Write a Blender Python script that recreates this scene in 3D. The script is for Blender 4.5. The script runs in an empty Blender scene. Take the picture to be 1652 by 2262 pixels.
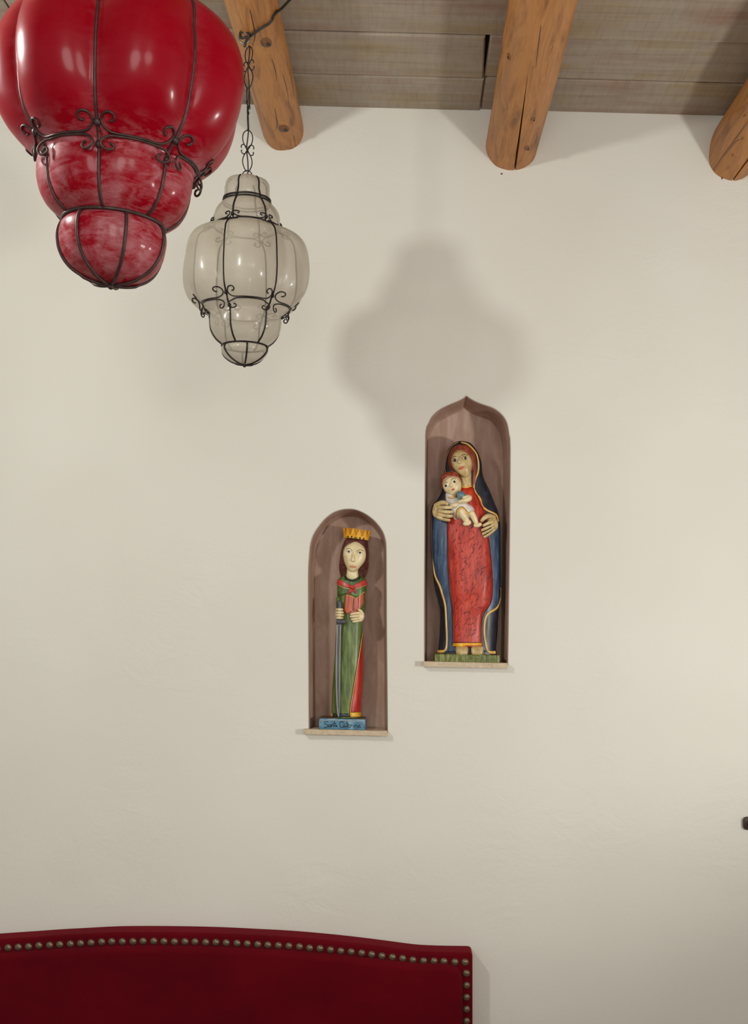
import bpy, math, random
from mathutils import Vector, Matrix, noise as mnoise
from mathutils.bvhtree import BVHTree

random.seed(7)
scene = bpy.context.scene
COL = scene.collection
PI = math.pi

# ------------------------------------------------------------------ camera
F = 2600.0            # focal length in photo pixels (1652 x 2262 frame)
S = 0.0013            # metres per pixel on the plane of the white wall
D = F * S             # camera to wall
EYE = 1.70
VX, VY = 900.0, 1387.0   # where the wall normal through the lens meets the picture
cam_data = bpy.data.cameras.new('camera')
cam_data.sensor_fit = 'VERTICAL'
cam_data.sensor_height = 36.0
cam_data.lens = 36.0 * F / 2262.0
cam_data.shift_x = -(VX - 826.0) / 2262.0
cam_data.shift_y = (VY - 1131.0) / 2262.0
cam_data.clip_start = 0.05
cam = bpy.data.objects.new('camera', cam_data)
cam.location = (0, -D, EYE)
cam.rotation_euler = (PI / 2, 0, 0)
COL.objects.link(cam)
scene.camera = cam
CAM = Vector((0, -D, EYE))

# ------------------------------------------------------------------ light
world = bpy.data.worlds.new('room_ambience')
scene.world = world
world.use_nodes = True
world.node_tree.nodes['Background'].inputs[0].default_value = (1.0, 0.99, 0.95, 1)
world.node_tree.nodes['Background'].inputs[1].default_value = 0.36

def lamp(name, loc, watts, radius, col=(0.97, 1.0, 0.95)):
    l = bpy.data.lights.new(name, 'POINT')
    l.energy = watts; l.shadow_soft_size = radius; l.color = col
    o = bpy.data.objects.new(name, l); o.location = loc
    COL.objects.link(o)
    return o
lamp('hanging_lamp_light', (-1.17, -1.87, 2.61), 45, 0.07, (0.98, 1.0, 0.94))
lamp('room_fill_light', (-0.1, -4.4, 2.15), 66, 0.40, (1.0, 0.985, 0.925))  # soft fill added behind the camera to brighten the wall, no fixture there
lamp('room_fill_light', (1.2, -4.6, 2.15), 62, 0.40, (1.0, 0.985, 0.925))  # second added fill, right of the first
sp = bpy.data.lights.new('shaded_lamp_light', 'SPOT')      # a shaded bedside lamp beyond the right edge
sp.energy = 74; sp.shadow_soft_size = 0.09; sp.color = (1.0, 0.985, 0.925)
sp.spot_size = math.radians(132); sp.spot_blend = 0.55
spo = bpy.data.objects.new('shaded_lamp_light', sp)
spo.location = (1.7, -1.9, 1.60)
spo.rotation_euler = Vector((-1.0, 1.25, 1.15)).to_track_quat('-Z', 'Y').to_euler()
COL.objects.link(spo)

vs = scene.view_settings
vs.view_transform = 'Standard'
vs.look = 'None'
vs.gamma = 1.0
vs.use_curve_mapping = False
vs.exposure = 0.13
scene.cycles.adaptive_threshold = 0.025
scene.cycles.max_bounces = 6
scene.cycles.diffuse_bounces = 3
scene.cycles.glossy_bounces = 2
scene.cycles.transmission_bounces = 3
scene.cycles.transparent_max_bounces = 8
scene.cycles.caustics_reflective = False
scene.cycles.caustics_refractive = False

# ------------------------------------------------------------------ helpers
def P(px, py, d=0.0):
    """photo pixel + distance d in front of the wall -> point in the room"""
    k = (D - d) / D
    return Vector(((px - VX) * S * k, -d, EYE + (VY - py) * S * k))

def lin(r, g, b):
    f = lambda c: ((c / 255.0) / 12.92) if c <= 10.3 else (((c / 255.0) + 0.055) / 1.055) ** 2.4
    return (f(r), f(g), f(b), 1.0)

def mesh_of(name, verts, faces, smooth=True):
    me = bpy.data.meshes.new(name)
    me.from_pydata([tuple(v) for v in verts], [], faces)
    me.update()
    if smooth:
        me.polygons.foreach_set('use_smooth', [True] * len(me.polygons))
    return me

def obj(name, me, mat=None, parent=None, local=False):
    o = bpy.data.objects.new(name, me)
    COL.objects.link(o)
    if mat is not None and not me.materials:
        me.materials.append(mat)
    if parent is not None:
        o.parent = parent
        if not local and parent.type == 'EMPTY':
            o.matrix_parent_inverse = Matrix.Translation(-Vector(parent.location))
    return o

def mk(name, verts, faces, mat, parent=None, smooth=True, local=False):
    return obj(name, mesh_of(name, verts, faces, smooth), mat, parent, local)

def thing(name, label, cat, loc=(0, 0, 0), group=None):
    o = bpy.data.objects.new(name, None)
    o.empty_display_size = 0.05
    COL.objects.link(o)
    o.location = loc
    return tag(o, label, cat, group)

def tag(o, label, cat, group=None):
    o['label'] = label; o['category'] = cat
    if group: o['group'] = group
    return o

def struct(o, label=None):
    o['kind'] = 'structure'
    if label: o['label'] = label
    return o

def sharp(me, ang=35):
    try:
        me.set_sharp_from_angle(angle=math.radians(ang))
    except Exception:
        pass

def smooth_pts(pts, n=6):
    """Catmull-Rom through tuples of any length"""
    if len(pts) < 3:
        return [tuple(p) for p in pts]
    out = []
    q = [pts[0]] + list(pts) + [pts[-1]]
    for i in range(1, len(q) - 2):
        for j in range(n):
            t = j / n
            out.append(tuple(0.5 * (2 * b + (c - a) * t + (2 * a - 5 * b + 4 * c - d) * t * t + (3 * b - a - 3 * c + d) * t ** 3)
                             for a, b, c, d in zip(q[i - 1], q[i], q[i + 1], q[i + 2])))
    out.append(tuple(pts[-1]))
    return out

def interp(tab, x):
    """monotone smooth interpolation in a table of (x, value)"""
    if x <= tab[0][0]: return tab[0][1]
    if x >= tab[-1][0]: return tab[-1][1]
    for i in range(len(tab) - 1):
        x0, y0 = tab[i]; x1, y1 = tab[i + 1]
        if x <= x1:
            t = (x - x0) / (x1 - x0)
            def sl(j):
                if j <= 0 or j >= len(tab) - 1: return None
                a = (tab[j][1] - tab[j - 1][1]) / (tab[j][0] - tab[j - 1][0])
                b = (tab[j + 1][1] - tab[j][1]) / (tab[j + 1][0] - tab[j][0])
                return 0.0 if a * b <= 0 else 2 * a * b / (a + b)
            h = x1 - x0; s = (y1 - y0) / h
            m0 = sl(i); m1 = sl(i + 1)
            m0 = s if m0 is None else m0; m1 = s if m1 is None else m1
            t2 = t * t; t3 = t2 * t
            return (2 * t3 - 3 * t2 + 1) * y0 + (t3 - 2 * t2 + t) * h * m0 + (-2 * t3 + 3 * t2) * y1 + (t3 - t2) * h * m1

class MB:
    """collects shapes into one mesh"""
    def __init__(self): self.v = []; self.f = []
    def add(self, vf):
        n = len(self.v)
        self.v += [Vector(p) for p in vf[0]]
        self.f += [tuple(i + n for i in f) for f in vf[1]]
        return self
    def build(self, name, mat, parent=None, smooth=True, local=False):
        return mk(name, self.v, self.f, mat, parent, smooth, local)

def tube_vf(pts, rad, n=8, round_ends=False, flat=None):
    """tube along 3-D points; flat=(normals, factor) squashes it along a surface normal"""
    pts = [Vector(p) for p in pts]
    if not hasattr(rad, '__len__'): rad = [rad] * len(pts)
    rad = list(rad)
    if round_ends:
        t0 = (pts[0] - pts[1]).normalized(); t1 = (pts[-1] - pts[-2]).normalized()
        pre = []; post = []
        for a in (80, 50, 25):
            c, s = math.cos(math.radians(a)), math.sin(math.radians(a))
            pre.append((pts[0] + t0 * rad[0] * s, rad[0] * c))
        for a in (25, 50, 80):
            c, s = math.cos(math.radians(a)), math.sin(math.radians(a))
            post.append((pts[-1] + t1 * rad[-1] * s, rad[-1] * c))
        pts = [p for p, _ in pre] + pts + [p for p, _ in post]
        rad = [r for _, r in pre] + rad + [r for _, r in post]
        if flat: flat = ([flat[0][0]] * 3 + list(flat[0]) + [flat[0][-1]] * 3, flat[1])
    m = len(pts)
    V = []; Fc = []
    up = None
    for i in range(m):
        t = (pts[min(i + 1, m - 1)] - pts[max(i - 1, 0)])
        t = t.normalized() if t.length > 1e-9 else Vector((0, 0, 1))
        if flat:
            nn = flat[0][i]
            a = nn - t * nn.dot(t)
            a = a.normalized() if a.length > 1e-6 else t.orthogonal().normalized()
        elif up is None:
            a = t.orthogonal().normalized()
        else:
            a = up - t * up.dot(t)
            a = a.normalized() if a.length > 1e-6 else t.orthogonal().normalized()
        up = a
        b = t.cross(a)
        fz = flat[1] if flat else 1.0
        for j in range(n):
            w = 2 * PI * j / n
            V.append(pts[i] + a * (math.cos(w) * rad[i] * fz) + b * (math.sin(w) * rad[i]))
    for i in range(m - 1):
        for j in range(n):
            k = (j + 1) % n
            Fc.append((i * n + j, i * n + k, (i + 1) * n + k, (i + 1) * n + j))
    Fc.append(tuple(range(n - 1, -1, -1)))
    Fc.append(tuple((m - 1) * n + j for j in range(n)))
    return V, Fc

def ell_vf(c, rx, ry, rz, roty=0.0, nu=18, nv=12):
    V = []; Fc = []
    R = Matrix.Rotation(roty, 3, 'Y')
    c = Vector(c)
    V.append(c + R @ Vector((0, 0, rz)))
    for i in range(1, nv):
        a = PI * i / nv
        for j in range(nu):
            b = 2 * PI * j / nu
            V.append(c + R @ Vector((rx * math.sin(a) * math.cos(b), ry * math.sin(a) * math.sin(b), rz * math.cos(a))))
    V.append(c + R @ Vector((0, 0, -rz)))
    for j in range(nu):
        Fc.append((0, 1 + j, 1 + (j + 1) % nu))
    for i in range(nv - 2):
        for j in range(nu):
            k = (j + 1) % nu
            a = 1 + i * nu
            Fc.append((a + j, a + nu + j, a + nu + k, a + k))
    e = len(V) - 1; a = 1 + (nv - 2) * nu
    for j in range(nu):
        Fc.append((e, a + (j + 1) % nu, a + j))
    return V, Fc

def loft_vf(rows, n=36, power=2.4, step=3.0, wob=0.0, seed=0):
    """rows of (photo y, x left, x right, distance d, half depth): a carved solid"""
    rows = smooth_pts(rows, max(2, int(abs(rows[-1][0] - rows[0][0]) / len(rows) / step)))
    V = []; Fc = []
    m = len(rows)
    for i, (y, xl, xr, dc, hd) in enumerate(rows):
        c = P((xl + xr) / 2, y, dc)
        hw = max(0.0003, (xr - xl) / 2 * S * (D - dc) / D)
        for j in range(n):
            a = 2 * PI * j / n
            ca, sa = math.cos(a), math.sin(a)
            x = math.copysign(abs(ca) ** (2 / power), ca)
            z = math.copysign(abs(sa) ** (2 / power), sa)
            p = Vector((c.x + hw * x, c.y + max(hd, 0.0003) * z, c.z))
            if wob:
                w = mnoise.noise(Vector((p.x * 55 + seed, p.y * 55, p.z * 14)))
                p += Vector((x, z, 0)) * w * wob
            V.append(p)
    for i in range(m - 1):
        for j in range(n):
            k = (j + 1) % n
            Fc.append((i * n + j, (i + 1) * n + j, (i + 1) * n + k, i * n + k))
    Fc.append(tuple(range(n)))
    Fc.append(tuple((m - 1) * n + j for j in range(n - 1, -1, -1)))
    return V, Fc

class Surf:
    """the carved surface that paint lines, hands and trims are laid on"""
    def __init__(self, *vfs, d=-0.04):
        m = MB()
        for vf in vfs: m.add(vf)
        self.t = BVHTree.FromPolygons(m.v, m.f)
        self.d = d
    def at(self, px, py, off=0.0):
        dr = (P(px, py, 0) - CAM).normalized()
        loc, nor, _, _ = self.t.ray_cast(CAM, dr)
        if loc is None:
            g = P(px, py, self.d)
            loc, nor, _, dist = self.t.find_nearest(g)
            if dist > 0.006:
                return g, Vector((0, -1, 0))
        if nor.dot(dr) > 0: nor = -nor
        return loc + nor * off, nor

def stroke_vf(sf, pts, w, off=0.0002, n=6, fl=0.45, sub=5, taper=False):
    q = smooth_pts(pts, sub)
    L = [sf.at(p[0], p[1], off) for p in q]
    pos = [l[0] for l in L]; nor = [l[1] for l in L]
    r = [w * S / 2 * (p[2] if len(p) > 2 else 1.0) for p in q]
    if taper:
        m = len(r)
        r = [v * (0.25 + 0.75 * math.sin(PI * (0.12 + 0.88 * i / max(1, m - 1)))) for i, v in enumerate(r)]
    return tube_vf(pos, r, n, False, (nor, fl))

def disc_vf(sf, cx, cy, rx, ry, rot=0.0, off=0.0004, n=20, rings=3, bulge=0.0, shape=None):
    V = [sf.at(cx, cy, off + bulge)[0]]; Fc = []
    for i in range(1, rings + 1):
        t = i / rings
        for j in range(n):
            a = 2 * PI * j / n
            u = rx * t * math.cos(a); v = ry * t * math.sin(a)
            if shape: v *= shape(math.cos(a))
            x = cx + u * math.cos(rot) - v * math.sin(rot)
            y = cy + u * math.sin(rot) + v * math.cos(rot)
            V.append(sf.at(x, y, off + bulge * (1 - t * t))[0])
    for j in range(n):
        Fc.append((0, 1 + (j + 1) % n, 1 + j))
    for i in range(rings - 1):
        for j in range(n):
            k = (j + 1) % n
            a = 1 + i * n
            Fc.append((a + j, a + k, a + n + k, a + n + j))
    return V, Fc

def patch_vf(sf, left, right, off=0.0012, nx=8, ny=40, lip=0.003):
    """a painted or draped panel between two curves of (x, y) given top to bottom"""
    l = smooth_pts(left, 6); r = smooth_pts(right, 6)
    def samp(c, t):
        f = t * (len(c) - 1); i = min(int(f), len(c) - 2); u = f - i
        return (c[i][0] * (1 - u) + c[i + 1][0] * u, c[i][1] * (1 - u) + c[i + 1][1] * u)
    V = []; Fc = []
    for i in range(ny + 1):
        a = samp(l, i / ny); b = samp(r, i / ny)
        for j in range(nx + 1):
            t = j / nx
            V.append(sf.at(a[0] * (1 - t) + b[0] * t, a[1] * (1 - t) + b[1] * t, off)[0])
    w = nx + 1
    for i in range(ny):
        for j in range(nx):
            Fc.append((i * w + j, i * w + j + 1, (i + 1) * w + j + 1, (i + 1) * w + j))
    rim = [j for j in range(w)] + [i * w + nx for i in range(1, ny + 1)] + [ny * w + j for j in range(nx - 1, -1, -1)] + [i * w for i in range(ny - 1, 0, -1)]
    b0 = len(V)
    for q in rim: V.append(V[q] + Vector((0, lip, 0)))
    m = len(rim)
    for q in range(m):
        k = (q + 1) % m
        Fc.append((rim[q], b0 + q, b0 + k, rim[k]))
    return V, Fc

def limb_vf(sf, pts, n=12):
    """(x, y, radius px, lift px) along a carved limb resting on the surface"""
    q = smooth_pts(pts, 5)
    pos = [sf.at(p[0], p[1], p[3] * S)[0] for p in q]
    return tube_vf(pos, [p[2] * S for p in q], n, True)

def box_vf(x0, x1, y0, y1, z0, z1):
    v = [(x0, y0, z0), (x1, y0, z0), (x1, y1, z0), (x0, y1, z0), (x0, y0, z1), (x1, y0, z1), (x1, y1, z1), (x0, y1, z1)]
    f = [(3, 2, 1, 0), (4, 5, 6, 7), (0, 1, 5, 4), (1, 2, 6, 5), (2, 3, 7, 6), (3, 0, 4, 7)]
    return v, f

# ------------------------------------------------------------------ materials
def new_mat(name):
    m = bpy.data.materials.new(name); m.use_nodes = True
    nt = m.node_tree
    return m, nt, nt.nodes, nt.links, nt.nodes['Principled BSDF']

def ramp(N, stops):
    r = N.new('ShaderNodeValToRGB')
    e = r.color_ramp.elements
    e[0].position, e[0].color = stops[0]
    e[1].position, e[1].color = stops[-1]
    for p, c in stops[1:-1]:
        x = e.new(p); x.color = c
    return r

def noise_node(N, L, vec, scale, detail=4, rough=0.55, dist=0.0):
    n = N.new('ShaderNodeTexNoise')
    n.inputs['Scale'].default_value = scale
    n.inputs['Detail'].default_value = detail
    n.inputs['Roughness'].default_value = rough
    n.inputs['Distortion'].default_value = dist
    L.new(vec, n.inputs['Vector'])
    return n

def mapped(N, L, scale=(1, 1, 1), rot=(0, 0, 0), src='Object'):
    tc = N.new('ShaderNodeTexCoord'); mp = N.new('ShaderNodeMapping')
    mp.inputs['Scale'].default_value = scale
    mp.inputs['Rotation'].default_value = rot
    L.new(tc.outputs[src], mp.inputs['Vector'])
    return mp.outputs[0]

def add_bump(N, L, B, src, strength, dist):
    b = N.new('ShaderNodeBump')
    b.inputs['Strength'].default_value = strength
    b.inputs['Distance'].default_value = dist
    L.new(src, b.inputs['Height'])
    L.new(b.outputs[0], B.inputs['Normal'])
    return b

def paint(name, stops, scale=(60, 60, 18), rough=0.44, bump=0.25, coat=0.12, detail=4, nscale=1.0):
    """brushed paint on carved wood: streaks of related colours"""
    m, nt, N, L, B = new_mat(name)
    v = mapped(N, L, scale)
    n = noise_node(N, L, v, nscale, detail, 0.6, 0.4)
    if len(stops) == 1:
        stops = [stops[0], stops[0]]
    k = len(stops)
    r = ramp(N, [(0.28 + 0.44 * i / (k - 1), c) for i, c in enumerate(stops)])
    L.new(n.outputs['Fac'], r.inputs[0])
    L.new(r.outputs[0], B.inputs['Base Color'])
    B.inputs['Roughness'].default_value = rough
    B.inputs['Coat Weight'].default_value = coat
    B.inputs['Coat Roughness'].default_value = 0.25
    if bump: add_bump(N, L, B, n.outputs['Fac'], bump, 0.0012)
    return m

def wall_mat():
    m, nt, N, L, B = new_mat('white_plaster')
    v = mapped(N, L)
    big = noise_node(N, L, v, 1.6, 2, 0.55)
    fine = noise_node(N, L, v, 90, 3, 0.6)
    mid = noise_node(N, L, mapped(N, L, (9, 9, 14)), 1.0, 5, 0.62, 0.6)
    r = ramp(N, [(0.3, lin(221, 218, 208)), (0.7, lin(227, 225, 216))])
    L.new(big.outputs['Fac'], r.inputs[0])
    L.new(r.outputs[0], B.inputs['Base Color'])
    B.inputs['Roughness'].default_value = 0.75
    B.inputs['Specular IOR Level'].default_value = 0.25
    # trowel marks in patches, grain everywhere
    patch = noise_node(N, L, v, 2.3, 2, 0.5)
    pr = ramp(N, [(0.45, (0, 0, 0, 1)), (0.68, (1, 1, 1, 1))])
    L.new(patch.outputs['Fac'], pr.inputs[0])
    mu = N.new('ShaderNodeMath'); mu.operation = 'MULTIPLY'
    L.new(mid.outputs['Fac'], mu.inputs[0]); L.new(pr.outputs[0], mu.inputs[1])
    s1 = N.new('ShaderNodeMath'); s1.operation = 'MULTIPLY_ADD'; s1.inputs[1].default_value = 0.10
    L.new(fine.outputs['Fac'], s1.inputs[0]); L.new(mu.outputs[0], s1.inputs[2])
    s2 = N.new('ShaderNodeMath'); s2.operation = 'MULTIPLY_ADD'; s2.inputs[1].default_value = 2.2
    L.new(big.outputs['Fac'], s2.inputs[0]); L.new(s1.outputs[0], s2.inputs[2])
    add_bump(N, L, B, s2.outputs[0], 0.34, 0.014)
    return m

def niche_mat():
    m, nt, N, L, B = new_mat('mauve_niche_plaster')
    n = noise_node(N, L, mapped(N, L, (28, 28, 9)), 1.0, 5, 0.6, 0.8)
    r = ramp(N, [(0.25, lin(164, 130, 112)), (0.5, lin(184, 152, 134)), (0.75, lin(204, 177, 162))])
    L.new(n.outputs['Fac'], r.inputs[0]); L.new(r.outputs[0], B.inputs['Base Color'])
    B.inputs['Roughness'].default_value = 0.6
    add_bump(N, L, B, n.outputs['Fac'], 0.2, 0.004)
    return m

def plank_mat():
    m, nt, N, L, B = new_mat('weathered_plank')
    oi = N.new('ShaderNodeObjectInfo')
    tc = N.new('ShaderNodeTexCoord')
    cb = N.new('ShaderNodeCombineXYZ')
    mm = N.new('ShaderNodeMath'); mm.operation = 'MULTIPLY'; mm.inputs[1].default_value = 37.0
    L.new(oi.outputs['Random'], mm.inputs[0]); L.new(mm.outputs[0], cb.inputs[0]); L.new(mm.outputs[0], cb.inputs[2])
    va = N.new('ShaderNodeVectorMath'); va.operation = 'ADD'
    L.new(tc.outputs['Object'], va.inputs[0]); L.new(cb.outputs[0], va.inputs[1])
    def mp(sc, rot=(0, 0, 0)):
        q = N.new('ShaderNodeMapping'); q.inputs['Scale'].default_value = sc; q.inputs['Rotation'].default_value = rot
        L.new(va.outputs[0], q.inputs[0]); return q.outputs[0]
    grain = noise_node(N, L, mp((1.3, 42, 30)), 1.0, 6, 0.66, 0.7)
    blot = noise_node(N, L, mp((3.2, 7, 5)), 1.0, 3, 0.6)
    saw = noise_node(N, L, mp((95, 11, 30), (0, 0, 0.45)), 1.0, 3, 0.6, 0.2)
    r = ramp(N, [(0.25, lin(104, 86, 72)), (0.45, lin(148, 130, 112)), (0.75, lin(178, 164, 146))])
    L.new(grain.outputs['Fac'], r.inputs[0])
    r2 = ramp(N, [(0.3, lin(150, 116, 100)), (0.5, lin(164, 154, 142)), (0.7, lin(158, 136, 92))])
    L.new(blot.outputs['Fac'], r2.inputs[0])
    mx = N.new('ShaderNodeMixRGB'); mx.blend_type = 'MIX'; mx.inputs[0].default_value = 0.55
    L.new(r.outputs[0], mx.inputs[1]); L.new(r2.outputs[0], mx.inputs[2])
    m2 = N.new('ShaderNodeMixRGB'); m2.blend_type = 'MULTIPLY'; m2.inputs[0].default_value = 0.30
    rs = ramp(N, [(0.32, (0.6, 0.57, 0.55, 1)), (0.55, (1, 1, 1, 1))])
    L.new(saw.outputs['Fac'], rs.inputs[0])
    L.new(mx.outputs[0], m2.inputs[1]); L.new(rs.outputs[0], m2.inputs[2])
    L.new(m2.outputs[0], B.inputs['Base Color'])
    B.inputs['Roughness'].default_value = 0.62
    ad = N.new('ShaderNodeMath'); ad.operation = 'MULTIPLY_ADD'; ad.inputs[1].default_value = 0.2
    L.new(saw.outputs['Fac'], ad.inputs[0]); L.new(grain.outputs['Fac'], ad.inputs[2])
    add_bump(N, L, B, ad.outputs[0], 0.4, 0.004)
    return m

def log_mat():
    m, nt, N, L, B = new_mat('oiled_pine_log')
    oi = N.new('ShaderNodeObjectInfo')
    tc = N.new('ShaderNodeTexCoord')
    va = N.new('ShaderNodeVectorMath'); va.operation = 'ADD'
    L.new(tc.outputs['Object'], va.inputs[0]); L.new(oi.outputs['Location'], va.inputs[1])
    def mp(sc):
        q = N.new('ShaderNodeMapping'); q.inputs['Scale'].default_value = sc
        L.new(va.outputs[0], q.inputs[0]); return q.outputs[0]
    g = noise_node(N, L, mp((26, 3.4, 26)), 1.0, 5, 0.6, 1.6)
    f = noise_node(N, L, mp((160, 9, 160)), 1.0, 3, 0.6, 0.6)
    r = ramp(N, [(0.28, lin(110, 64, 24)), (0.42, lin(164, 106, 48)), (0.57, lin(184, 124, 62)), (0.75, lin(166, 108, 52))])
    L.new(g.outputs['Fac'], r.inputs[0])
    m2 = N.new('ShaderNodeMixRGB'); m2.blend_type = 'MULTIPLY'; m2.inputs[0].default_value = 0.4
    rs = ramp(N, [(0.3, (0.62, 0.52, 0.42, 1)), (0.5, (1, 1, 1, 1))])
    L.new(f.outputs['Fac'], rs.inputs[0])
    L.new(r.outputs[0], m2.inputs[1]); L.new(rs.outputs[0], m2.inputs[2])
    L.new(m2.outputs[0], B.inputs['Base Color'])
    B.inputs['Roughness'].default_value = 0.5
    add_bump(N, L, B, g.outputs['Fac'], 0.3, 0.004)
    return m

def iron_mat(name, c, rough=0.45):
    m, nt, N, L, B = new_mat(name)
    n = noise_node(N, L, mapped(N, L), 120, 3)
    r = ramp(N, [(0.3, c), (0.7, tuple(min(1, x * 1.7 + 0.004) for x in c[:3]) + (1,))])
    L.new(n.outputs['Fac'], r.inputs[0]); L.new(r.outputs[0], B.inputs['Base Color'])
    B.inputs['Roughness'].default_value = rough
    B.inputs['Metallic'].default_value = 0.5
    return m

def pearl_glass_mat():
    m, nt, N, L, B = new_mat('frosted_pearl_glass')
    n = noise_node(N, L, mapped(N, L), 9, 4, 0.6)
    r = ramp(N, [(0.3, lin(196, 187, 170)), (0.7, lin(216, 209, 194))])
    L.new(n.outputs['Fac'], r.inputs[0]); L.new(r.outputs[0], B.inputs['Base Color'])
    B.inputs['Roughness'].default_value = 0.30
    B.inputs['Coat Weight'].default_value = 0.6
    B.inputs['Coat Roughness'].default_value = 0.10
    tr = N.new('ShaderNodeBsdfTranslucent'); tr.inputs[0].default_value = lin(214, 206, 190)
    mx = N.new('ShaderNodeMixShader'); mx.inputs[0].default_value = 0.42
    L.new(B.outputs[0], mx.inputs[1]); L.new(tr.outputs[0], mx.inputs[2])
    tp = N.new('ShaderNodeBsdfTransparent')
    lw = N.new('ShaderNodeLayerWeight'); lw.inputs[0].default_value = 0.35
    mr = N.new('ShaderNodeMapRange')
    mr.inputs['From Min'].default_value = 0.0; mr.inputs['From Max'].default_value = 0.8
    mr.inputs['To Min'].default_value = 0.45; mr.inputs['To Max'].default_value = 0.10
    L.new(lw.outputs['Facing'], mr.inputs['Value'])
    m2 = N.new('ShaderNodeMixShader')
    L.new(mr.outputs[0], m2.inputs[0]); L.new(mx.outputs[0], m2.inputs[1]); L.new(tp.outputs[0], m2.inputs[2])
    L.new(m2.outputs[0], N['Material Output'].inputs[0])
    return m

def red_glass_mat():
    m, nt, N, L, B = new_mat('dusty_red_glass')
    at = N.new('ShaderNodeAttribute'); at.attribute_name = 'dust'
    a = noise_node(N, L, mapped(N, L, (26, 26, 90)), 1.0, 6, 0.68, 1.2)
    b = noise_node(N, L, mapped(N, L), 21, 5, 0.7, 0.6)
    sm = N.new('ShaderNodeMath'); sm.operation = 'ADD'
    L.new(a.outputs['Fac'], sm.inputs[0]); L.new(b.outputs['Fac'], sm.inputs[1])
    mr = N.new('ShaderNodeMapRange')
    mr.inputs['From Min'].default_value = 0.86; mr.inputs['From Max'].default_value = 1.42
    L.new(sm.outputs[0], mr.inputs['Value'])
    mu = N.new('ShaderNodeMath'); mu.operation = 'MULTIPLY'; mu.use_clamp = True
    L.new(mr.outputs[0], mu.inputs[0]); L.new(at.outputs['Fac'], mu.inputs[1])
    mx = N.new('ShaderNodeMixRGB')
    mx.inputs[1].default_value = lin(158, 0, 28); mx.inputs[2].default_value = lin(214, 160, 166)
    L.new(mu.outputs[0], mx.inputs[0]); L.new(mx.outputs[0], B.inputs['Base Color'])
    ro = N.new('ShaderNodeMath'); ro.operation = 'MULTIPLY_ADD'
    ro.inputs[1].default_value = 0.5; ro.inputs[2].default_value = 0.32
    L.new(mu.outputs[0], ro.inputs[0]); L.new(ro.outputs[0], B.inputs['Roughness'])
    B.inputs['Coat Weight'].default_value = 0.2
    B.inputs['Specular IOR Level'].default_value = 0.12
    B.inputs['Coat Roughness'].default_value = 0.14
    tr = N.new('ShaderNodeBsdfTranslucent'); tr.inputs[0].default_value = lin(200, 10, 30)
    ms = N.new('ShaderNodeMixShader'); ms.inputs[0].default_value = 0.22
    L.new(B.outputs[0], ms.inputs[1]); L.new(tr.outputs[0], ms.inputs[2])
    L.new(ms.outputs[0], N['Material Output'].inputs[0])
    return m

def velvet_mat():
    m, nt, N, L, B = new_mat('dark_red_velvet')
    n = noise_node(N, L, mapped(N, L, (5, 5, 7)), 1.0, 4, 0.6)
    f = noise_node(N, L, mapped(N, L), 420, 2)
    r = ramp(N, [(0.3, lin(84, 2, 14)), (0.7, lin(100, 4, 18))])
    L.new(n.outputs['Fac'], r.inputs[0]); L.new(r.outputs[0], B.inputs['Base Color'])
    B.inputs['Roughness'].default_value = 0.9
    B.inputs['Specular IOR Level'].default_value = 0.1
    B.inputs['Sheen Weight'].default_value = 0.30
    B.inputs['Sheen Tint'].default_value = lin(190, 50, 70)
    add_bump(N, L, B, f.outputs['Fac'], 0.25, 0.001)
    return m

def stone_mat():
    m, nt, N, L, B = new_mat('travertine')
    n = noise_node(N, L, mapped(N, L, (60, 60, 120)), 1.0, 6, 0.7, 0.8)
    r = ramp(N, [(0.30, lin(150, 118, 86)), (0.40, lin(198, 178, 150)), (0.75, lin(216, 200, 174))])
    L.new(n.outputs['Fac'], r.inputs[0]); L.new(r.outputs[0], B.inputs['Base Color'])
    B.inputs['Roughness'].default_value = 0.65
    add_bump(N, L, B, n.outputs['Fac'], 0.5, 0.003)
    return m

M = {}
M['wall'] = wall_mat(); M['niche'] = niche_mat(); M['plank'] = plank_mat(); M['log'] = log_mat()
M['iron'] = iron_mat('black_iron', lin(30, 24, 24)); M['iron_brown'] = iron_mat('brown_iron', lin(62, 48, 44), 0.5)
M['pearl'] = pearl_glass_mat(); M['red_glass'] = red_glass_mat(); M['velvet'] = velvet_mat(); M['stone'] = stone_mat()
M['bronze'] = iron_mat('antique_bronze', lin(96, 84, 66), 0.33)
M['zinc'] = iron_mat('zinc_hook', lin(120, 112, 100), 0.35)
M['deck'] = paint('dark_roof_deck', [lin(14, 11, 9), lin(20, 16, 13)], bump=0, coat=0, rough=0.9)
M['knot'] = paint('pine_knot', [lin(92, 54, 24), lin(140, 92, 48)], (90, 20, 90), 0.55, 0.3, 0)
M['knot_core'] = paint('pine_knot_core', [lin(44, 26, 14), lin(70, 42, 22)], (90, 90, 90), 0.6, 0.3, 0)
M['floor'] = paint('terracotta_floor', [lin(120, 96, 80), lin(140, 114, 96)], (6, 6, 6), 0.6, 0.1, 0)
M['cord'] = paint('black_cord', [lin(34, 29, 26), lin(44, 38, 34)], rough=0.6, bump=0, coat=0)
M['skin'] = paint('cream_skin_paint', [lin(206, 186, 138), lin(232, 214, 168), lin(240, 226, 186)], (40, 40, 40), 0.36, 0.12)
M['skin2'] = paint('ochre_skin_paint', [lin(158, 132, 78), lin(200, 174, 118), lin(232, 212, 166)], (34, 34, 34), 0.36, 0.15)
M['brown_hair'] = paint('brown_hair_paint', [lin(52, 22, 18), lin(92, 48, 40), lin(120, 74, 62)], (150, 150, 22), 0.4, 0.8)
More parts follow.
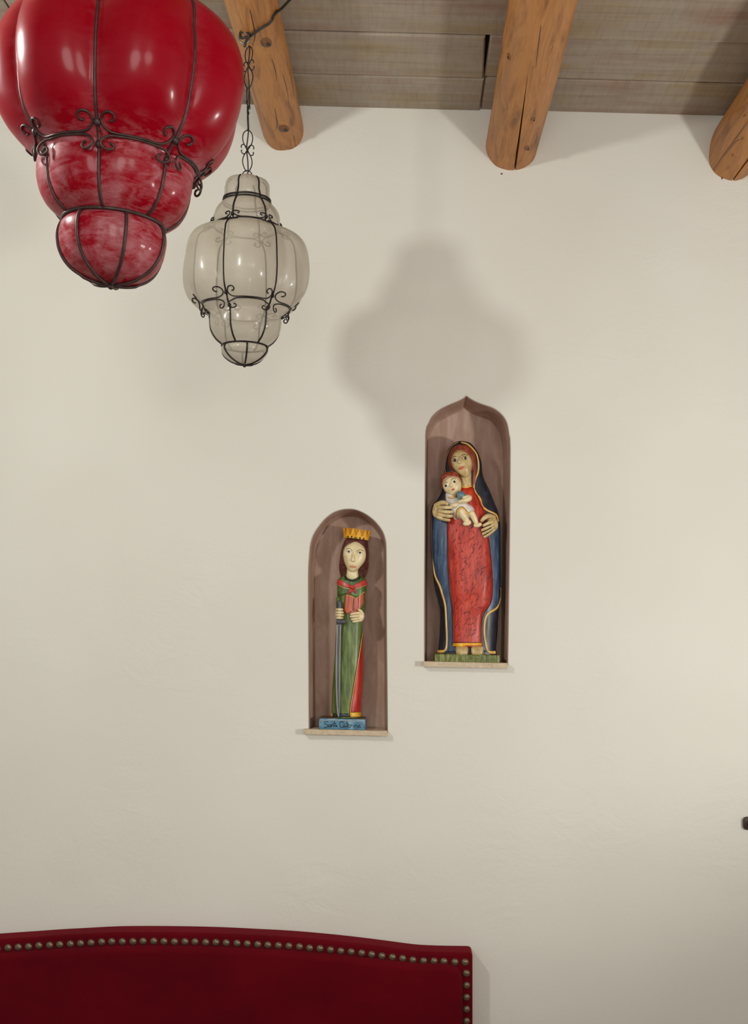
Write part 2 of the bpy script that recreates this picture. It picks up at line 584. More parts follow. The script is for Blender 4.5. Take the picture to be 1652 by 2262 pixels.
M['red_hair'] = paint('auburn_hair_paint', [lin(96, 34, 18), lin(146, 62, 38), lin(168, 80, 52)], (170, 170, 45), 0.4, 0.8)
M['green'] = paint('green_robe_paint', [lin(52, 66, 20), lin(92, 112, 44), lin(136, 152, 80)], (100, 100, 16), 0.4, 0.4)
M['cape'] = paint('dark_green_cape_paint', [lin(44, 66, 24), lin(76, 100, 44), lin(110, 134, 74)], (90, 90, 40), 0.4, 0.4)
M['red'] = paint('red_dress_paint', [lin(126, 14, 6), lin(188, 44, 18), lin(210, 74, 40)], (95, 95, 17), 0.45, 0.6)
M['cloak_red'] = paint('red_cloak_paint', [lin(140, 14, 8), lin(190, 36, 22), lin(204, 56, 38)], (110, 110, 14), 0.38, 0.4)
M['scarf'] = paint('coral_scarf_paint', [lin(170, 34, 34), lin(210, 70, 62)], (90, 90, 90), 0.36, 0.3)
M['panel'] = paint('orange_panel_paint', [lin(150, 50, 26), lin(190, 86, 54), lin(206, 116, 84)], (190, 190, 14), 0.4, 0.5)
M['navy'] = paint('navy_mantle_paint', [lin(10, 11, 18), lin(22, 26, 40), lin(44, 52, 74)], (80, 80, 22), 0.42, 0.5)
M['blue'] = paint('blue_lining_paint', [lin(20, 34, 60), lin(44, 70, 102), lin(84, 114, 144)], (130, 130, 16), 0.4, 0.5)
M['sky'] = paint('blue_base_paint', [lin(34, 82, 110), lin(70, 126, 156), lin(126, 172, 194)], (40, 40, 70), 0.4, 0.3)
M['brown'] = paint('brown_base_paint', [lin(74, 40, 24), lin(112, 66, 42)], (40, 60, 40), 0.45, 0.3)
M['yellow'] = paint('yellow_crown_paint', [lin(214, 140, 10), lin(236, 172, 34), lin(246, 200, 80)], (60, 60, 60), 0.35, 0.2)
M['amber'] = paint('amber_crown_paint', [lin(168, 104, 8), lin(206, 140, 20)], (100, 100, 60), 0.4, 0.2)
M['trim'] = paint('gold_trim_paint', [lin(216, 162, 60), lin(238, 200, 116)], (60, 60, 30), 0.36, 0.15)
M['grass'] = paint('green_base_paint', [lin(50, 58, 12), lin(96, 104, 28), lin(150, 152, 74)], (150, 150, 40), 0.45, 0.5)
M['white'] = paint('white_tunic_paint', [lin(206, 200, 194), lin(236, 230, 222)], (50, 50, 50), 0.4, 0.2)
M['black'] = paint('black_line_paint', [lin(18, 14, 12), lin(30, 22, 18)], rough=0.6, bump=0, coat=0)
M['dark_red'] = paint('dark_red_line_paint', [lin(100, 14, 20), lin(128, 24, 28)], rough=0.4, bump=0)
M['lip'] = paint('coral_lip_paint', [lin(186, 84, 58), lin(206, 110, 80)], rough=0.38, bump=0)
M['pale_lip'] = paint('pale_lip_paint', [lin(214, 150, 112), lin(224, 170, 134)], rough=0.38, bump=0)
M['eye_white'] = paint('eye_white_paint', [lin(232, 222, 206), lin(242, 236, 226)], rough=0.3, bump=0)
M['eye_brown'] = paint('eye_brown_paint', [lin(44, 22, 12), lin(64, 36, 20)], rough=0.5, bump=0, coat=0)
M['steel'] = paint('grey_sword_paint', [lin(74, 76, 82), lin(112, 114, 120)], (150, 150, 16), 0.35, 0.3)
M['steel_light'] = paint('pale_edge_paint', [lin(158, 158, 156), lin(190, 190, 186)], (100, 100, 16), 0.35, 0.2)
M['steel_dark'] = paint('charcoal_hilt_paint', [lin(50, 54, 60), lin(82, 86, 92)], (60, 60, 60), 0.4, 0.3)
M['ball'] = paint('blue_ball_paint', [lin(52, 88, 112), lin(92, 130, 150), lin(140, 150, 100)], (60, 60, 60), 0.35, 0.2)

# ------------------------------------------------------------------ the wall with its two niches
L_TOP, L_BOT = 1613.0, 1624.0       # left stone shelf, front edge at mid width (photo y)
R_TOP, R_BOT = 1463.0, 1474.5
TILT = 0.022
left_out = [(683, 1616), (682.5, 1500), (682, 1400), (681.5, 1296), (682, 1256), (684, 1223), (687, 1200), (693, 1182), (704, 1164.5), (717, 1148.5),
            (734.5, 1134.5), (753, 1127.5), (773, 1125.5), (788, 1128), (804, 1135), (820, 1146), (833, 1159), (844, 1175), (850, 1193), (852, 1214),
            (852.5, 1283), (853, 1400), (854, 1500), (855, 1619)]
right_out = [(938, 1467), (938, 1300), (939, 1150), (940, 1000), (941, 951), (947, 935), (953.5, 922), (963, 911.5), (975.5, 902.5), (994, 894), (1013, 886),
             (1023, 880.5), (1029.5, 875.5), (1036, 880), (1048, 887), (1065, 894), (1086, 901), (1101.5, 911), (1112.5, 923), (1119.5, 938), (1123.5, 961),
             (1126, 990), (1125, 1150), (1123, 1300), (1120.5, 1469)]

def cutter(outline, depth, inset, sub):
    o = smooth_pts(outline, sub) if sub > 1 else outline
    cx = (min(p[0] for p in o) + max(p[0] for p in o)) / 2
    hw = (max(p[0] for p in o) - min(p[0] for p in o)) / 2
    yb = max(p[1] for p in o)
    top = min(p[1] for p in o)
    def ring(y, grow):       # grow in px, positive outward
        fx = (hw + grow) / hw
        fy = (yb - top + grow) / (yb - top)
        R = []
        for p in o:
            w = P(cx + (p[0] - cx) * fx, yb + (p[1] - yb) * fy)
            R.append(Vector((w.x, y, w.z)))
        return R
    rings = [ring(-0.05, 3.0), ring(0.0, 2.4), ring(0.003, 0.9), ring(0.009, 0.0), ring(depth * 0.5, -inset * 0.42), ring(depth - 0.012, -inset * 0.88), ring(depth, -inset - 2.0)]
    n = len(o)
    V = [v for r in rings for v in r]; Fc = []
    for i in range(len(rings) - 1):
        for j in range(n):
            k = (j + 1) % n
            Fc.append((i * n + j, i * n + k, (i + 1) * n + k, (i + 1) * n + j))
    Fc.append(tuple(range(n - 1, -1, -1)))
    Fc.append(tuple((len(rings) - 1) * n + j for j in range(n)))
    return mk('niche_cutter', V, Fc, M['niche'], None, True)

WX = 3.3
wv, wf = box_vf(-WX, WX, 0.0, 0.5, 0.0, 3.35)
wall = mk('wall_back', wv, wf, M['wall'], None, False)
wall.data.materials.append(M['niche'])
cuts = [cutter(left_out, 0.115, 5, 3), cutter(right_out, 0.135, 5, 3)]
for c in cuts:
    b = wall.modifiers.new('cut', 'BOOLEAN'); b.operation = 'DIFFERENCE'; b.object = c; b.solver = 'EXACT'
dg = bpy.context.evaluated_depsgraph_get()
ev = wall.evaluated_get(dg)
wm = bpy.data.meshes.new_from_object(ev)
wall.modifiers.clear()
old = wall.data; wall.data = wm; bpy.data.meshes.remove(old)
for c in cuts: bpy.data.objects.remove(c)
wm.name = 'wall_back'
wm.materials.clear(); wm.materials.append(M['wall']); wm.materials.append(M['niche'])
for p in wm.polygons:
    inside = 0.0035 < p.center.y < 0.45 and abs(p.center.x) < 0.5 and 1.2 < p.center.z < 2.6
    p.material_index = 1 if inside else 0
    p.use_smooth = True
sharp(wm, 32)
struct(wall, 'white hand-plastered wall with two arched niches')

fl = mk('floor', *box_vf(-WX, WX, -5.5, 0.5, -0.06, 0.0), M['floor'], None, False)
struct(fl, 'terracotta floor')

# small hole in the plaster below the middle beam
tag(mk('nail_hole', *ell_vf(P(1108, 384, 0.0005), 0.003, 0.0012, 0.002), M['black']), 'tiny dark nail hole in the wall below the middle log beam', 'nail hole')

# dark fitting cut by the right edge of the picture
wf_root = thing('wall_fitting', 'small dark brown rounded fitting on the wall at the right edge', 'wall fitting', P(1658, 1834, 0))
def plate_vf(x0, x1, y0, y1, d0, d1, r, n=8):
    pts = []
    for cx, cy, a0 in ((x1 - r, y0 + r, -90), (x1 - r, y1 - r, 0), (x0 + r, y1 - r, 90), (x0 + r, y0 + r, 180)):
        for i in range(n + 1):
            a = math.radians(a0 + 90 * i / n)
            pts.append((cx + r * math.cos(a), cy + r * math.sin(a)))
    V = []; m = len(pts)
    cx, cy = (x0 + x1) / 2, (y0 + y1) / 2
    for dd, sc in ((d0, 1.0), (d0 * 0.25 + d1 * 0.75, 1.0), (d1, 0.86)):
        V += [P(cx + (p[0] - cx) * sc, cy + (p[1] - cy) * sc, dd) for p in pts]
    Fc = [tuple(range(2 * m, 3 * m))]
    for i in range(2):
        for j in range(m):
            k = (j + 1) % m
            Fc.append((i * m + j, i * m + k, (i + 1) * m + k, (i + 1) * m + j))
    return V, Fc
mk('plate', *plate_vf(1641, 1676, 1804, 1833, 0.0, 0.012, 9), M['iron_brown'], wf_root)
mk('knob', *ell_vf(P(1658.5, 1818, 0.014), 0.012, 0.008, 0.012), M['iron_brown'], wf_root)

# ------------------------------------------------------------------ ceiling of planks
CZ0 = EYE + (VY - 239.4) * S
CSL = -0.0265
def ceil_z(x): return CZ0 + CSL * x
dv = []
for (x, y, z) in box_vf(-WX, WX, -4.6, 0.5, 0.026, 0.06)[0]:
    dv.append((x, y, ceil_z(x) + z))
ceiling = mk('ceiling', dv, box_vf(0, 1, 0, 1, 0, 1)[1], M['deck'], None, False)
struct(ceiling, 'plank ceiling over the log beams')
def plank(x0, x1, y0, y1, dz, sx0=0.0, sx1=0.0):
    """one board; sx skews its ends so a joint can open like a wedge"""
    b = 0.004
    V = []
    for z, g in ((0.024, 0), (b, 0), (0.0, b)):
        for x, y in ((x0 + g + (sx0 if 0 else 0), y0 + g), (x1 - g, y0 + g), (x1 - g + sx1, y1 - g), (x0 + g + sx0, y1 - g)):
            V.append((x, y, ceil_z(x) + z + dz))
    Fc = [(3, 2, 1, 0), (8, 9, 10, 11)][::-1]
    for i in range(2):
        for j in range(4):
            k = (j + 1) % 4
            Fc.append((i * 4 + j, i * 4 + k, (i + 1) * 4 + k, (i + 1) * 4 + j))
    o = mk('plank', V, [tuple(reversed(f)) for f in Fc], M['plank'], ceiling, False)
    return o
rows = [(-0.191, 0.02), (-0.417, -0.197), (-0.640, -0.423)]
y = -0.645
while y > -4.3:
    w = random.uniform(0.19, 0.23)
    rows.append((y - w, y - 0.003)); y -= w
for i, (y0, y1) in enumerate(rows):
    if i == 0: segs = [(-3.25, -1.62), (-1.617, 0.2085), (0.2105, 2.1), (2.103, 3.25)]
    elif i == 1: segs = [(-3.25, -1.62), (-1.617, 0.196), (0.2085, 2.1), (2.103, 3.25)]
    elif i == 2: segs = [(-3.25, -0.98), (-0.977, 0.285), (0.288, 2.2), (2.203, 3.25)]
    else:
        a = random.uniform(-1.2, 0.2)
        segs = [(-3.25, a), (a + 0.003, a + 1.9), (a + 1.903, 3.25)]
    for j, (x0, x1) in enumerate(segs):
        dz = random.uniform(-0.003, 0.003)
        if i == 1: dz = (0, -0.001, 0.004, 0)[j]
        plank(x0, x1, y0, y1, dz, sx1=(0.0095 if (i == 1 and j == 1) else 0.0), sx0=(0.0 if not (i == 1 and j == 2) else -0.001))

# ------------------------------------------------------------------ log beams
def log_beam(cx, cy, r, label, crack_a, crack_d, crack_len, seed, taper=0.0, out=4.2):
    c = P(cx, cy)
    rm = r * S
    root = thing('log_beam', label, 'beam', (c.x, 0.0, c.z), 'round log beams under the plank ceiling')
    nseg = 56; nl = 110
    V = []; Fc = []
    top_gap = ceil_z(c.x) - c.z - 0.0015
    y_in = 0.12
    for i in range(nl + 1):
        yy = y_in - (y_in + out) * (i / nl) ** 1.25
        s = max(0.0, -yy)
        ca = math.radians(crack_a(s))
        op = 0.0
        if crack_len and s < crack_len:
            op = min(1.0, (crack_len - s) / (0.75 * crack_len))
        dl = 0.034 * op + 0.004
        for j in range(nseg):
            if j == 0: a = ca; rr = rm - crack_d * op
            else: a = ca + dl + (2 * PI - 2 * dl) * (j - 1) / (nseg - 2); rr = rm
            rr *= 1 + taper * s
            q = Vector((math.cos(a) * 1.6 + seed, s * 1.5, math.sin(a) * 1.6))
            rr *= 1 + 0.045 * mnoise.noise(q) + 0.012 * mnoise.noise(q * 4.0)
            x = rr * math.cos(a); z = rr * math.sin(a)
            if z > 0: z = min(z * top_gap / rm, top_gap)
            V.append(Vector((c.x + x, yy, c.z + z)))
    for i in range(nl):
        for j in range(nseg):
            k = (j + 1) % nseg
            Fc.append((i * nseg + j, i * nseg + k, (i + 1) * nseg + k, (i + 1) * nseg + j))
    Fc.append(tuple(range(nseg - 1, -1, -1))); Fc.append(tuple(nl * nseg + j for j in range(nseg)))
    me = mesh_of('log', V, Fc); sharp(me, 50)
    o = obj('log', me, M['log'], root)
    return root, Surf((V, Fc), d=0.3)
def knot(root, sf, px, py, rx, ry, rot):
    k = mk('knot', *disc_vf(sf, px, py, rx, ry, rot, 0.0004, 18, 3, 0.0035), M['knot'], root)
    mk('knot_core', *disc_vf(sf, px + rx * 0.25, py + ry * 0.1, rx * 0.4, ry * 0.4, rot, 0.0042, 12, 2, 0.001), M['knot_core'], k)
def check(root, sf, pts, w):
    mk('drying_crack', *stroke_vf(sf, pts, w, 0.0, 6, 0.3, 5, True), M['knot_core'], root)

b1, s1 = log_beam(625, 287, 46, 'round pine log beam above the clear glass lantern, with its hook', lambda s: -70 + 12 * s, 0.010, 0.0, 3.1)
knot(b1, s1, 588, 94, 13, 11, 0.3); knot(b1, s1, 627, 284, 13, 8, 0.1)
check(b1, s1, [(552, 22), (561, 62), (563, 80), (557, 105)], 2.6)
check(b1, s1, [(600, 130), (608, 155), (612, 182)], 1.8)
check(b1, s1, [(625, 165), (634, 200), (638, 228)], 1.6)
check(b1, s1, [(607, 240), (612, 275), (606, 290)], 1.6)
check(b1, s1, [(649, 300), (653, 323)], 1.8)
b2, s2 = log_beam(1130, 321, 57, 'thick middle pine log beam with a long black drying crack', lambda s: -83 - 30 * s, 0.034, 0.60, 9.4)
knot(b2, s2, 1177, 263, 6, 4, -0.5); knot(b2, s2, 1164, 327, 6.5, 4.5, -0.6); knot(b2, s2, 1124, 125, 3.6, 9, -0.2)
check(b2, s2, [(1195, 55), (1189, 100), (1183, 150)], 1.8); check(b2, s2, [(1178, 145), (1174, 175)], 1.5); check(b2, s2, [(1211, 130), (1205, 170)], 1.5)
check(b2, s2, [(1222, 100), (1212, 125)], 1.3)
b3, s3 = log_beam(1618, 347, 52, 'rightmost pine log beam cut off by the edge of the photo', lambda s: -90 - 2 * s, 0.034, 1.2, 17.7)
check(b3, s3, [(1574, 378), (1600, 340), (1640, 285), (1652, 268)], 1.8); check(b3, s3, [(1600, 345), (1626, 312), (1642, 308)], 1.4)
for q in ((1618, 342), (1640, 305), (1645, 255), (1595, 393)): knot(b3, s3, q[0], q[1], 2, 2, 0)

# ------------------------------------------------------------------ lanterns
def lantern(name, label, tip, u, tilt, nl, phase, prof, amp, rings, scroll, cage, iron, glass, wire, links, dustf=None, ytop=None):
    """tip: world position of the lowest point; u: metres per profile unit; prof: (height, radius)"""
    root = thing(name, label, 'lantern', tip, 'caged glass lanterns hanging from the ceiling')
    root.rotation_euler = (0, tilt, 0)
    H = prof[-1][0]
    th0 = math.radians(phase) - PI / 2        # camera side is -Y
    def R(h): return interp(prof, h)
    def A(h): return interp(amp, h)
    def rg(th, h):
        a = A(h)
        if a < 0.004: return R(h)
        bt = PI / nl; rp = 1 - a
        c = (1 - rp * rp) / (2 * (1 - rp * math.cos(bt)))
        ph = ((th - th0) % (2 * bt)) - bt          # 0 on the crest of a lobe
        return R(h) * (c * math.cos(ph) + math.sqrt(max(0.0, (1 - c) ** 2 - (c * math.sin(ph)) ** 2)))
    def pt(th, h, add=0.0):
        r = rg(th, h) + add
        return Vector((r * math.cos(th) * u, r * math.sin(th) * u, h * u))
    # glass
    nth = nl * 18; hs = []
    nh = 150
    for i in range(1, nh):
        hs.append(H * i / nh)
    hs = sorted(set(hs + [H * 0.0015, H * 0.9985]))
    V = [Vector((0, 0, 0))]; Fc = []; dust = [0.5]
    for h in hs:
        for j in range(nth):
            th = th0 + 2 * PI * j / nth
            V.append(pt(th, h))
            w = abs(math.sin(nl * (th - th0) / 2))
            dust.append(dustf(h, w) if dustf else 0.0)
    V.append(Vector((0, 0, H * u))); dust.append(0.5)
    for j in range(nth): Fc.append((0, 1 + (j + 1) % nth, 1 + j))
    for i in range(len(hs) - 1):
        a = 1 + i * nth
        for j in range(nth):
            k = (j + 1) % nth
            Fc.append((a + j, a + k, a + nth + k, a + nth + j))
    a = 1 + (len(hs) - 1) * nth
    for j in range(nth): Fc.append((len(V) - 1, a + j, a + (j + 1) % nth))
    g = mk('glass_shade', V, Fc, glass, root, True, True)
    at = g.data.attributes.new('dust', 'FLOAT', 'POINT')
    at.data.foreach_set('value', dust)
    # ribs along the creases
    for k in range(nl):
        th = th0 + 2 * PI * k / nl
        pts = [pt(th, h, wire * 0.55) for h in [cage[0] + (cage[1] - cage[0]) * i / 90 for i in range(91)]]
        mk('rib', *tube_vf([p for p in pts], wire * u, 8), iron, root, True, True)
    # bottom basket, half a step round
    for k in range(nl):
        th = th0 + 2 * PI * (k + 0.5) / nl
        pts = []
        for i in range(25):
            h = cage[0] * (1 - (i / 24.0)) ** 1.6
            r = R(max(h, 0.3)) * (1 - A(h) * 0.0) + wire * 0.8
            if i == 24: r = 0.4
            pts.append(Vector((r * math.cos(th) * u, r * math.sin(th) * u, h * u - (wire * 0.6 * u if i > 18 else 0))))
        mk('basket_rib', *tube_vf(pts, wire * u, 8), iron, root, True, True)
    mk('finial', *ell_vf((0, 0, -wire * 1.0 * u), wire * 2.0 * u, wire * 2.0 * u, wire * 2.0 * u, 0, 12, 8), iron, root, True, True)
    # plain rings
    for h, extra, cnt in rings:
        for q in range(cnt):
            hh = h + q * wire * 3.0
            loop = [pt(th0 + 2 * PI * j / 96, hh, extra + wire) for j in range(97)]
            mk('ring', *tube_vf(loop, wire * 1.1 * u, 8), iron, root, True, True)
    # scrolled bars
    half = [(.5, .010), (.36, .012), (.25, .014), (.17, .028), (.105, .062), (.062, .11), (.060, .165), (.10, .212), (.155, .222), (.205, .20), (.222, .16), (.20, .13), (.168, .128)]
    for h, rv, vs_ in scroll:
        chord = 2 * rv * math.sin(PI / nl)
        hspan = vs_ * chord
        for k in range(nl):
            ta = th0 + 2 * PI * k / nl
            def bar_pt(uu, vv):
                # position on the straight chord, kept outside the glass
                t = uu
                p0 = Vector((math.cos(ta), math.sin(ta))) * rv
                p1 = Vector((math.cos(ta + 2 * PI / nl), math.sin(ta + 2 * PI / nl))) * rv
                p = p0 * (1 - t) + p1 * t
                th = math.atan2(p.y, p.x)
                hh = h + vv * hspan / 0.22
                r = max(p.length, rg(th, hh) + wire * 0.9)
                r = max(r, max(rg(th, h + (hh - h) * s_) for s_ in (0.5,)) + 0.0) if abs(vv) > 0.02 else r
                return Vector((r * math.cos(th) * u, r * math.sin(th) * u, hh * u))
            mb = MB()
            for sv in (1, -1):
                full = [(p[0], sv * p[1]) for p in reversed(half)] + [(1 - p[0], sv * p[1]) for p in half[1:]]
                q = smooth_pts(full, 4)
                mb.add(tube_vf([bar_pt(*p) for p in q], wire * 0.72 * u, 7))
            mb.build('scroll_bar', iron, root, True, True)
            for sv in (1, -1):
                hh = h + sv * 0.125 * hspan / 0.22
                c = pt(ta, hh, wire * 1.0)
                mk('tie', *ell_vf(c, wire * 2.1 * u, wire * 2.1 * u, wire * 2.3 * u, 0, 10, 8), iron, root, True, True)
    # loop and chain above
    zt = H * u
    w = wire * 0.62 * u
    lp = [Vector((math.cos(a) * 12 * u * links['s'], 0, zt - 3 * u + math.sin(a) * 17 * u * links['s'])) for a in [PI * i / 20 for i in range(21)]]
    mk('top_loop', *tube_vf(lp, w, 8), iron, root, True, True)
    z = zt + 10 * u * links['s']
    Lk = links['len']
    side = [(0.02, 0.0), (0.08, .10), (.115, .22), (.10, .34), (.045, .45), (0.0, .53), (-.03, .60), (-.085, .645), (-.135, .625), (-.15, .58), (-.135, .56)]
    upp = [(0.0, 1.0), (-.085, .93), (-.115, .82), (-.10, .70), (-.05, .60), (-.01, .53), (.03, .46), (.08, .415), (.13, .43), (.15, .475), (.13, .50)]
    link_me = None
    ang = 0.35
    for q in range(links['n']):
        if link_me is None:
            mb = MB()
            for c in (side, upp):
                for sx in (1, -1):
                    if c is upp and sx == 1: pass
                    pl = smooth_pts([(p[0] * sx, p[1]) for p in c], 5)
                    mb.add(tube_vf([Vector((p[0] * Lk, 0.0012 * sx, p[1] * Lk)) for p in pl], w, 7))
            o = mb.build('chain_link', iron, root, True, True); link_me = o.data
        else:
            o = bpy.data.objects.new('chain_link', link_me); COL.objects.link(o); o.parent = root
        o.location = (0, 0, z + q * Lk * 0.985); o.rotation_euler = (0, 0, ang + q * 1.15)
    top = z + links['n'] * Lk * 0.985
    mk('lamp_cord', *tube_vf([Vector((math.sin(i * 1.3) * 0.002, 0.001, zt - 2 * u + (top - zt + 2 * u) * i / 16)) for i in range(17)], w * 1.25, 7), M['cord'], root, True, True)
    return root, top

DL = 0.655
tip_s = P(540, 806, DL)
us = S * (D - DL) / D
prof_s = [(0, 0.3), (3, 17), (8, 30), (16, 42), (24, 49.5), (31, 52.5), (36, 51.5), (40, 48), (44, 51), (52, 63), (64, 74), (78, 80.5), (92, 82), (100, 80.5), (106, 79), (111, 83),
          (122, 101), (138, 122), (158, 138), (180, 145), (202, 147), (228, 145), (256, 138), (274, 126), (287, 107), (295, 86), (300, 71), (304, 70), (310, 75), (320, 76), (332, 73), (343, 66), (352, 57), (359, 50), (364, 50.5),
          (374, 52.5), (392, 52), (402, 47), (409, 36), (414, 18), (415.5, 0.5)]
amp_s = [(0, 0.02), (30, 0.03), (40, 0.0), (60, 0.06), (90, 0.08), (106, 0.03), (116, 0.06), (130, 0.16), (180, 0.23), (220, 0.24), (260, 0.21), (285, 0.12), (299, 0.02), (320, 0.09), (340, 0.09), (359, 0.03), (380, 0.18), (415, 0.15)]
clear, top_s = lantern('glass_lantern', 'frosted clear glass lantern in a black scrolled wire cage, hanging before the wall', tip_s, us, math.radians(0.8), 6, -16.5, prof_s, amp_s,
        [(40, 0.5, 1), (357, 0.5, 2)], [(122, 99, 0.20), (303, 80, 0.15)], (40, 408), M['iron'], M['pearl'], 1.9,
        dict(s=1.0, n=3, len=0.0985))

DR = 2.02
tip_r = P(245, 629, DR)
ur = S * (D - DR) / D
prof_r = [(0, 0.5), (4, 32), (14, 63), (30, 88), (50, 104), (75, 114), (100, 117), (118, 114), (127, 108), (132, 104), (137, 113), (150, 134), (165, 150), (195, 165), (228, 171), (244, 171), (254, 169), (262, 174),
          (275, 190), (296, 216), (325, 242), (362, 262), (402, 273), (442, 277), (482, 274), (522, 262), (560, 238), (588, 205), (608, 168), (618, 144), (626, 146), (645, 152), (668, 148), (692, 128), (712, 106), (722, 99),
          (740, 105), (775, 104), (798, 82), (812, 40), (815, 1)]
amp_r = [(0, 0.02), (80, 0.03), (130, 0.0), (170, 0.06), (230, 0.08), (256, 0.03), (300, 0.10), (400, 0.16), (500, 0.16), (600, 0.03), (660, 0.06), (722, 0.02), (770, 0.12), (815, 0.1)]
def dust_r(h, w):
    near = max(0.0, 1 - w / 0.45)
    band = math.exp(-((h - 262) / 26.0) ** 2) * 0.9
    low = 0.80 if h < 132 else (0.74 - 0.25 * (h - 132) / 124 if h < 256 else max(0.02, 0.36 - (h - 256) / 160))
    return min(1.0, low + band * (0.5 + 0.5 * near) + 0.35 * near * (1 if h < 330 else 0.35))
red, top_r = lantern('red_lantern', 'large dusty red glass lantern in a brown wire cage, at top left', tip_r, ur, math.radians(3.2), 7, 1, prof_r, amp_r,
        [(132, 2.0, 1)], [(262, 188, 0.20), (620, 160, 0.16)], (132, 800), M['iron_brown'], M['red_glass'], 3.6,
        dict(s=2.0, n=6, len=0.0985), dust_r)

# hook in the beam and cords
hk = P(540, 80, DL)
hook = thing('screw_hook', 'small metal screw hook in the left log beam holding the clear lantern', 'hook', hk)
hk_pts = [hk + Vector((0.003, 0.0, 0.028)), hk + Vector((0.003, 0, 0.012))] + [hk + Vector((0.012 * math.sin(a) - 0.001, 0, -0.004 + 0.013 * math.cos(a))) for a in [math.radians(d) for d in range(0, 341, 20)]]
mk('hook_wire', *tube_vf(hk_pts, 0.0024, 8), M['zinc'], hook)
mk('washer', *ell_vf(hk + Vector((0.004, 0, 0.013)), 0.011, 0.011, 0.003), M['zinc'], hook)
cz = lambda px, py, d: P(px, py, d)
cpts = [cz(720, -40, 0.58), cz(676, -34, 0.60), cz(648, -8, 0.63)]
cpts += [s1.at(x_, y_, 0.0045)[0] for x_, y_ in ((617, 20), (608, 25), (601, 33), (598, 41), (590, 50), (576, 58), (561, 69), (552, 76))]
cpts += [cz(543, 82, 0.672), cz(533, 84, 0.668), cz(531, 72, 0.666), cz(543, 69, 0.668), cz(549, 78, 0.672), cz(543, 92, 0.662), cz(540, 104, 0.655)]
cord = tag(mk('power_cord', *tube_vf([Vector(p) for p in smooth_pts([tuple(q) for q in cpts], 5)], 0.0030, 8), M['cord']), 'dark electric cord running along the left log beam to the hook', 'cord')

# ------------------------------------------------------------------ stone shelves
def shelf(xl, xr, nl_, nr_, ytop, ybot, depth, label):
    root = None
    lip = 0.026
    V = []
    k = (D - lip) / D
    cx = (xl + xr) / 2
    zt = P(cx, ytop, lip).z; zb = P(cx, ybot, lip).z
    X0, X1 = P(xl, 0, lip).x, P(xr, 0, lip).x
    n0, n1 = P(nl_, 0).x, P(nr_, 0).x
    cX = (X0 + X1) / 2
    out = []
    random.seed(int(xl))
    for i in range(25):                       # chipped front edge
        t = i / 24
        out.append((X0 + (X1 - X0) * t, -lip + random.uniform(-0.0012, 0.0012)))
    out += [(X1, -0.0005), (n1 - 0.004, -0.0005), (n1 - 0.016, depth - 0.004), (n0 + 0.016, depth - 0.004), (n0 + 0.004, -0.0005), (X0, -0.0005)]
    for z, g in ((zb, 0.0), (zb + 0.001, 0.0), (zt - 0.0015, 0.0), (zt, 0.0012)):
        for (x, yy) in out:
            V.append((x, yy + (g if yy < -0.01 else 0) + (random.uniform(-0.0006, 0.0006) if yy < -0.01 else 0), z - TILT * (x - cX)))
    n = len(out); Fc = []
    for i in range(3):
        for j in range(n):
            q = (j + 1) % n
            Fc.append((i * n + j, i * n + q, (i + 1) * n + q, (i + 1) * n + j))
    Fc.append(tuple(range(n - 1, -1, -1))); Fc.append(tuple(3 * n + j for j in range(n)))
    o = mk('stone_shelf', V, Fc, M['stone'], None, False)
    tag(o, label, 'shelf', 'stone shelves under the niches')
    return (lambda x: zt - TILT * (x - cX))
zl = shelf(671, 856, 683, 855, L_TOP, L_BOT, 0.115, 'thin travertine shelf under the crowned statue in the round-arched niche')
zr = shelf(934, 1121.5, 938, 1120, R_TOP, R_BOT, 0.135, 'thin travertine shelf under the mother and child statue in the pointed niche')

